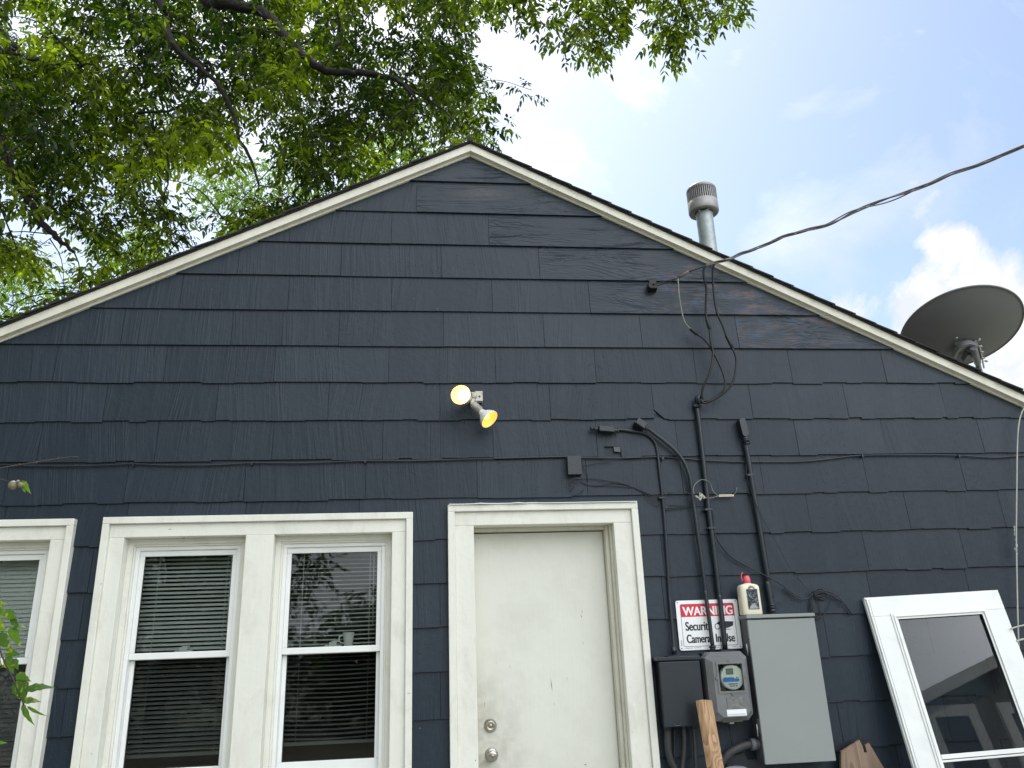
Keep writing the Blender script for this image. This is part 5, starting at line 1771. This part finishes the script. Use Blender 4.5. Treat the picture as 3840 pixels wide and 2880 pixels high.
# limbs, as read off the photo (display px, depth, radius)
LIMBS = [
    ([(300, -260, 4.2, .10), (430, -20, 3.9, .080), (500, 8, 3.8, .072), (560, 25, 3.8, .066), (600, 60, 3.7, .058), (640, 108, 3.6, .052), (690, 148, 3.5, .046), (740, 158, 3.5, .042), (800, 160, 3.5, .040), (862, 176, 3.4, .030), (900, 215, 3.3, .014)]),
    ([(250, -260, 4.6, .07), (345, 0, 4.2, .052), (358, 55, 4.1, .048), (375, 95, 4.0, .044), (402, 124, 4.0, .040), (455, 166, 3.9, .030), (500, 235, 3.9, .026), (512, 290, 3.8, .022), (540, 340, 3.8, .018), (560, 400, 3.8, .010)]),
    ([(-300, 60, 5.0, .09), (-60, 240, 4.6, .062), (0, 305, 4.5, .056), (30, 385, 4.4, .050), (60, 430, 4.3, .046), (90, 480, 4.3, .040), (120, 512, 4.2, .034), (160, 545, 4.2, .016)]),
    ([(-300, 40, 4.8, .05), (-40, 50, 4.2, .034), (5, 72, 4.1, .030), (30, 96, 4.0, .026), (22, 108, 4.0, .026), (0, 114, 4.0, .022)]),
    ([(0, 105, 4.0, .020), (70, 128, 4.0, .020), (140, 138, 4.0, .016), (200, 140, 4.0, .010)]),
    ([(402, 124, 4.0, .022), (440, 150, 4.1, .018), (380, 235, 4.2, .016), (290, 248, 4.3, .018), (320, 315, 4.3, .018), (340, 370, 4.3, .016), (350, 430, 4.3, .012), (375, 470, 4.3, .008), (400, 500, 4.3, .005)]),
    ([(290, 130, 4.6, .014), (350, 270, 4.6, .013), (365, 360, 4.5, .012), (352, 450, 4.5, .008), (372, 520, 4.5, .005)]),
    ([(640, 108, 3.6, .016), (700, 60, 3.5, .012), (715, 20, 3.4, .008)]),
    ([(690, 148, 3.5, .016), (712, 130, 3.5, .013), (730, 90, 3.5, .010), (760, 30, 3.5, .006)]),
    ([(50, 410, 4.4, .016), (90, 445, 4.4, .014), (130, 465, 4.3, .010), (170, 470, 4.3, .006)]),
    ([(345, 60, 4.1, .014), (395, 75, 4.1, .012), (440, 110, 4.1, .006)]),
    ([(455, 235, 4.0, .012), (395, 225, 4.0, .010), (350, 160, 4.1, .008), (310, 110, 4.1, .005)]),
    ([(862, 176, 3.4, .016), (900, 200, 3.3, .014), (960, 240, 3.2, .010), (1000, 285, 3.1, .006)]),
]
TW = MB()
main_tree = thing('tree', (-9.6, 5.0, 0), 'big leafy tree whose crown hangs over the left side of the roof', 'tree')


def LP(q): return P(q[0]*K, q[1]*K, q[2])


limb_pts = []
tips = []
for li, lm in enumerate(LIMBS):
    lm = [(q[0], q[1], q[2]-1.5, q[3]*.84) for q in lm]
    pts = [LP(q) for q in lm]
    rr = [q[3] for q in lm]
    sp = spline(pts, 5)
    rads = list(np.interp(np.linspace(0, len(pts)-1, len(sp)), range(len(pts)), rr))
    jit = [q+np.array([rng.normal(0, .008), rng.normal(0, .008), rng.normal(0, .008)]) for q in sp]
    TW.tube(jit, rads, 8)
    limb_pts += sp
trunk = MB()
ttop = np.array([-9.0, 4.8, 4.2])
tp = spline([(-9.6, 5.0, -.1), (-9.55, 4.95, 1.2), (-9.3, 4.85, 2.8), tuple(ttop)], 5)
trunk.tube(tp, list(np.linspace(.36, .25, len(tp))), 14)
for li in (0, 1, 2, 3):
    q = LP((LIMBS[li][0][0], LIMBS[li][0][1], LIMBS[li][0][2]-1.5)); mid = (q+ttop)/2+np.array([0, 0, .8])
    sp = spline([ttop-[0, 0, .4], mid, q], 6)
    trunk.tube(sp, list(np.linspace(.17, LIMBS[li][0][3]*.84, len(sp))), 10)
trunk.build('trunk', 'bark', main_tree)

limb_arr = np.array(limb_pts)
sprigs = []
cnt = 0
tries = 0


def cluster(pos, nsp, spread, scale, tint, twig=True, arr=None):
    """a tuft of compound leaves on its own twig; twigs join the nearest wood already grown"""
    pos = np.array(pos)
    if twig:
        net = arr if arr is not None else NET
        a = np.array(net)
        dd = np.linalg.norm(a-pos, axis=1); j = int(np.argmin(dd))
        if dd[j] < 1.3:
            md = (a[j]+pos)/2+np.array([rng.normal(0, .08), rng.normal(0, .08), .14])*dd[j]
            w0 = .0035+.006*min(1, dd[j])
            sp_ = spline([a[j], md, pos], 3)
            TW.tube(sp_, list(np.linspace(w0, .0022, len(sp_))), 5)
            net.extend([sp_[2], sp_[4], pos])
    for _ in range(nsp):
        az = rng.uniform(0, 2*math.pi); e = rng.normal(-.15, .45)
        d2 = np.array([math.cos(az)*math.cos(e), math.sin(az)*math.cos(e), math.sin(e)])
        sprigs.append((pos+d2*spread*rng.uniform(.1, 1.0), d2, scale*rng.uniform(.8, 1.15), tint+rng.normal(0, .1)))


NET = list(limb_pts)
while cnt < 2400 and tries < 60000:
    tries += 1
    if rng.random() < .80:
        x, y = rng.uniform(-60, 1080), rng.uniform(-60, 720)
    else:
        x, y = rng.uniform(-700, 1180), rng.uniform(-500, 900)
    if not inpoly(x, y, CROWN): continue
    prob = 1.0
    for gx, gy, ga, gb, gs in GAPS:
        r2 = ((x-gx)/(ga*1.7))**2+((y-gy)/(gb*1.6))**2
        if r2 < 1: prob *= (1-gs*1.0)
    yy = rng.uniform(2.5, 6.4) if rng.random() < .93 else rng.uniform(1.4, 2.5)
    q = P(x*K, y*K, yy)
    nz = noise.noise(Vector((x*.012, y*.012, yy*.30)))
    if nz < -.14: prob *= .22
    if y > 380: prob *= .78
    if rng.random() > prob: continue
    if q[2] < PZ+.3 and abs(q[0]-PX) < 5.2 and q[2] < PZ-SL*abs(q[0]-PX)+.25: continue
    tint = .28+.60*noise.noise(Vector((x*.006+5, y*.006, yy*.2)))+max(0, min(.34, (y-230)/300))*(.5+noise.noise(Vector((x*.02, y*.02, 9))))  # lower leaves tinted lighter: sunlit patches put into the leaf colour
    cluster(q, 6, .13, 1.0, tint)
    cnt += 1
# the crown also reaches out over the yard, left of the view
for _ in range(420):
    q = np.array([rng.uniform(-9.5, -3.2), rng.uniform(-5.0, 1.2), rng.uniform(3.6, 8.0)])
    d_ = q-CAM; w_ = d_@FW
    if w_ > .2 and abs(FPX*(d_@R2)/w_) < 2150 and abs(FPX*(d_@U2)/w_) < 1650: continue
    cluster(q, 7, .3, 1.6, .4, False)

# the right hand, nearer branch hanging into the top of the frame
RB = [[(1040, -60), (1130, -60), (1160, 25), (1130, 60), (1110, 72), (1090, 30)], [(1165, -70), (1410, -70), (1395, 50), (1372, 95), (1380, 125), (1342, 160), (1318, 130), (1290, 140), (1250, 140), (1215, 138), (1210, 100), (1175, 85)],
      [(1400, -70), (1540, -70), (1500, 40), (1495, 130), (1455, 148), (1425, 120), (1450, 70), (1425, 30)], [(1510, -70), (1610, -70), (1628, 38), (1590, 68), (1565, 75), (1545, 35)]]
RBL = []
for lm in ([(1000, -420, 2.4, .05), (1150, -200, 2.0, .035), (1260, -90, 1.7, .020), (1300, -20, 1.6, .012), (1330, 60, 1.5, .006), (1340, 120, 1.5, .003)],
           [(1150, -200, 2.0, .025), (1350, -130, 1.6, .016), (1450, -40, 1.5, .010), (1480, 60, 1.4, .005), (1475, 110, 1.4, .003)],
           [(1350, -130, 1.6, .014), (1520, -80, 1.4, .010), (1590, -10, 1.4, .006), (1632, 48, 1.3, .0025)],
           [(1150, -200, 2.0, .020), (1120, -80, 1.9, .010), (1125, 30, 1.8, .004)],
           [(1300, -20, 1.6, .008), (1240, 40, 1.6, .005), (1230, 110, 1.5, .003)]):
    sp = spline([LP(q) for q in lm], 5)
    TW.tube(sp, list(np.interp(np.linspace(0, len(lm)-1, len(sp)), range(len(lm)), [q[3] for q in lm])), 6)
    RBL += sp
for pl, npl in zip(RB, (26, 105, 62, 34)):
    xs = [p_[0] for p_ in pl]; ys = [p_[1] for p_ in pl]
    c_ = 0
    while c_ < npl:
        x, y = rng.uniform(min(xs), max(xs)), rng.uniform(min(ys), max(ys))
        if not inpoly(x, y, pl): continue
        if noise.noise(Vector((x*.03, y*.03, 2.2))) < -.20: continue
        c_ += 1
        cluster(P((x-12)*K, (y-30)*K, rng.uniform(1.1, 2.0)), 4, .085, .92, .42, True, RBL)
# single twig reaching into the sky at the right of the crown
tw = [(1020, 185, 2.9), (1060, 173, 2.8), (1095, 177, 2.8), (1125, 187, 2.8), (1150, 195, 2.8)]
TW.tube(spline([LP(q) for q in tw]), .0035, 5)
for q in ((1030, 180), (1045, 168), (1100, 180), (1118, 190), (1135, 198), (1148, 200), (1140, 188), (1060, 172), (1128, 200)):
    cluster(P(q[0]*K, q[1]*K, 2.8), 2, .04, .85, .35, False)
for q in ((1075, 268), (1060, 285), (1035, 262), (1045, 250), (1082, 272), (1052, 208), (1000, 130), (1020, 165), (1048, 300)):
    cluster(P(q[0]*K, q[1]*K, 2.9), 3, .07, .95, .38, False)
foliage_mesh('crown', sprigs, 'leaf', main_tree, .076)
TW.build('branches', 'bark', main_tree)

# pale sunlit tree farther off
far = thing('tree', (-3.5, 14, 0), 'pale yellow green tree farther away, glimpsed low behind the big tree', 'tree')
TW = MB()
sprigs = []
fp = spline([(-3.5, 14, 0), (-3.4, 14, 3), (-3.2, 14, 6.5)], 5)
TW.tube(fp, list(np.linspace(.22, .08, len(fp))), 10)
NET = list(fp)
cnt = 0
FARP = [[(-60, 520), (70, 545), (110, 600), (80, 650), (20, 680), (-60, 700)], [(420, 380), (640, 300), (720, 420), (560, 520), (440, 500)], [(780, 260), (920, 250), (940, 350), (800, 380)], [(200, 480), (330, 470), (360, 590), (260, 620)]]
for pl in FARP:
    cx_ = sum(p_[0] for p_ in pl)/len(pl); cy_ = sum(p_[1] for p_ in pl)/len(pl)
    e_ = P(cx_*K, cy_*K, 13.2); b0 = np.array([-3.35, 14, 4.6])
    lp_ = spline([b0, b0*.6+e_*.4+np.array([.2, -.2, .5]), e_*.75+b0*.25+np.array([0, .2, .25]), e_], 6)
    TW.tube(lp_, list(np.linspace(.07, .015, len(lp_))), 7); NET += list(lp_)
for pl, npl in zip(FARP, (80, 120, 75, 60)):
    xs = [p_[0] for p_ in pl]; ys = [p_[1] for p_ in pl]; c_ = 0
    while c_ < npl:
        x, y = rng.uniform(min(xs), max(xs)), rng.uniform(min(ys), max(ys))
        if not inpoly(x, y, pl): continue
        c_ += 1
        q = P(x*K, y*K, rng.uniform(11.5, 14.5))
        cluster(q, 6, .34, 1.35, .5, True)
foliage_mesh('crown', sprigs, 'leaf_far', far)
TW.build('trunk', 'bark', far)

# trees and neighbour behind the viewer: they are what the window glass mirrors
for (tx, ty, th_, cr, lab) in ((-5.9, -15.0, 5.4, 3.6, 'dense tree mirrored in the middle window panes'), (-.5, -15.0, 2.4, 2.0, 'low dark tree mirrored in the right window panes'), (-11.0, -15.5, 6.5, 3.6, 'tree mirrored in the window at the left edge')):
    tr_ = thing('tree', (tx, ty, 0), lab, 'tree')
    TW = MB(); sp = spline([(tx, ty, 0), (tx+.1, ty, th_*.4), (tx, ty, th_*.85)], 5); TW.tube(sp, list(np.linspace(.25, .06, len(sp))), 10)
    sprigs = []
    for _ in range(int(620*cr/3)):
        v_ = rng.normal(0, 1, 3); v_ /= np.linalg.norm(v_)
        rad = cr*rng.uniform(.35, 1.0)**.6*(1+.25*noise.noise(Vector(tuple(v_*2.1))))
        q = np.array([tx, ty, th_*.72])+v_*rad*np.array([1, 1, .8])
        if q[2] < .6: continue
        cluster(q, 5, .35, 1.9, .4, False)
        if rng.random() < .1: TW.tube([np.array([tx, ty, th_*.5]), q], .02, 5)
    foliage_mesh('crown', sprigs, 'leaf_back', tr_)
    TW.build('trunk', 'bark', tr_)
nb = thing('house', (15, -17, 0), 'neighbouring house with pale gable trim mirrored faintly in the storm door glass', 'house')
m = MB(); m.prism([(11.6, 0), (22.4, 0), (22.4, 5.72), (17, 7.6), (11.6, 5.72)], -24, -16.1); m.build('wall', 'neighbour_wall', nb)
for sx_ in (-1, 1):
    m = MB(); m.prism([(17, 7.75), (17+sx_*5.8, 5.72), (17+sx_*5.8, 5.42), (17, 7.45)][::sx_], -24.2, -15.85); m.build('roof_edge', 'vinyl', nb)
for xw in (13.3, 15.4, 17.5):
    m = MB(); frame_ring(m, xw-.75, xw+.75, 3.4, 5.9, .28, .28, .28, .28, -16.1, -16.0); w_ = m.build('window', 'vinyl', nb)
    m = MB(); m.box(xw-.47, xw+.47, -16.1, -16.05, 3.68, 5.62); m.build('pane', 'sign_black', w_)
tw_ = MB()
sprigs = []
for _ in range(900):
    q = np.array([rng.uniform(-16, 9), rng.uniform(-18.5, -17), rng.uniform(.1, 2.3)])
    cluster(q, 4, .3, 1.9, .35, False)
tag(foliage_mesh('hedge', sprigs, 'leaf_back', None), 'dark hedge along the far side of the yard, mirrored low in the panes', kind='stuff')

# ------------------------------------------------------------------ vine in the left foreground
vy_ = -2.45
Zv = lambda x, y, dy_=0.0: P(x*.7477, 1640+y*.7477, vy_+dy_)
vine = thing('vine', Zv(-60, 900), 'spotted green vine leaves dangling in the left foreground', 'vine')
m = MB()
m.tube(spline([Zv(-120, 700), Zv(-60, 900), Zv(-10, 1040), (Zv(20, 1120)), Zv(60, 1200), Zv(100, 1290), Zv(125, 1360)]), .0017, 6)
m.tube(spline([Zv(-120, 600, .1), Zv(-70, 800), Zv(-60, 900)]), .002, 6)
m.build('stem', 'twig', vine)
LF = MB()


def vleaf(base, tip, w, bend=.3, seed=.5, n=9, face=0.0):
    b0 = Zv(*base); t0 = Zv(*tip)
    ax_ = t0-b0; L_ = np.linalg.norm(ax_); ax_ /= L_
    view = np.array([FW[0], FW[1], 0]); sd_ = np.cross(ax_, view); sd_ /= np.linalg.norm(sd_); nn2 = np.cross(sd_, ax_)
    sd_ = sd_*math.cos(face)+nn2*math.sin(face)
    wid = w*.7477*(-CAM[1]+vy_+.0)/FPX
    vs = []
    for i in range(n+1):
        f = i/n
        ww = wid*(math.sin(math.pi*min(1, f*1.02)**.62))**1.0*(1-.35*f) if i < n else 0
        ww *= (1+.14*math.sin(i*2.3))
        c = b0+ax_*L_*f+np.cross(ax_, sd_)*math.sin(math.pi*f)*L_*bend*.3
        vs += [c+sd_*ww+nn2*ww*.25, c, c-sd_*ww+nn2*ww*.25]
    fs = []
    for i in range(n):
        fs += [[i*3, i*3+1, i*3+4, i*3+3], [i*3+1, i*3+2, i*3+5, i*3+4]]
    LF.add(vs, fs, 0, seed, True)


for a in (((-20, 830), (35, 840), 14, .2, .6), ((-10, 860), (30, 900), 18, .1, .9), ((25, 870), (90, 930), 26, .2, .5), ((55, 905), (100, 960), 18, .3, .2), ((50, 950), (108, 1052), 26, .2, .75), ((60, 955), (150, 968), 14, .5, .6, 9, .9),
          ((-30, 900), (35, 985), 22, .2, 1.0), ((-20, 990), (60, 1060), 34, .3, .2), ((-40, 1040), (20, 1160), 14, .3, .3), ((25, 1075), (105, 1090), 22, .1, .3), ((30, 1100), (70, 1190), 28, .2, .55), ((65, 1110), (95, 1170), 18, .2, .4), ((80, 1190), (158, 1225), 24, .2, .6),
          ((85, 1215), (130, 1335), 42, .2, .15), ((125, 1265), (283, 1257), 22, .4, .55, 11, .5), ((110, 1320), (212, 1328), 17, .4, .5, 9, .4), ((110, 1340), (178, 1450), 15, .4, .8), ((135, 1350), (245, 1402), 8, .4, .9), ((-40, 1530), (38, 1532), 11, .2, 1.0), ((-30, 830), (-5, 950), 30, .2, .8), ((-40, 1060), (0, 1120), 26, .2, .6)):
    vleaf(*a)
LF.build('leaves', 'vine_leaf', vine)
# twig with galls
tg2 = thing('twig', Zv(-40, 190), 'bare thin twig with two round galls and a tiny leaf at the left edge', 'twig')
m = MB()
m.tube(spline([Zv(-80, 170), Zv(0, 155), Zv(100, 138), Zv(180, 125), Zv(300, 106), Zv(370, 98), Zv(398, 101)]), [.0016]*20+[.0012]*17, 6)
m.tube(spline([Zv(-80, 180), Zv(0, 208), Zv(45, 222)]), .0010, 6)
for q in ((97, 138), (183, 126), (292, 107)): m.sphere(Zv(*q), .0030, 0, 6)
m.build('stem', 'twig', tg2)
m = MB(); m.sphere(Zv(64, 240), .0098, 0, 10, (1, 1, 1.1)); m.sphere(Zv(90, 224), .0050, 0, 8); m.sphere(Zv(104, 240), .0066, 0, 8, (1.2, 1, 1)); m.build('gall', 'gall', tg2)
LF = MB(); vleaf((118, 220), (158, 288), 13, .3, .95); vleaf((112, 240), (128, 280), 11, .2, .7); vleaf((100, 225), (130, 218), 6, .2, .3); LF.build('leaf', 'vine_leaf', tg2)
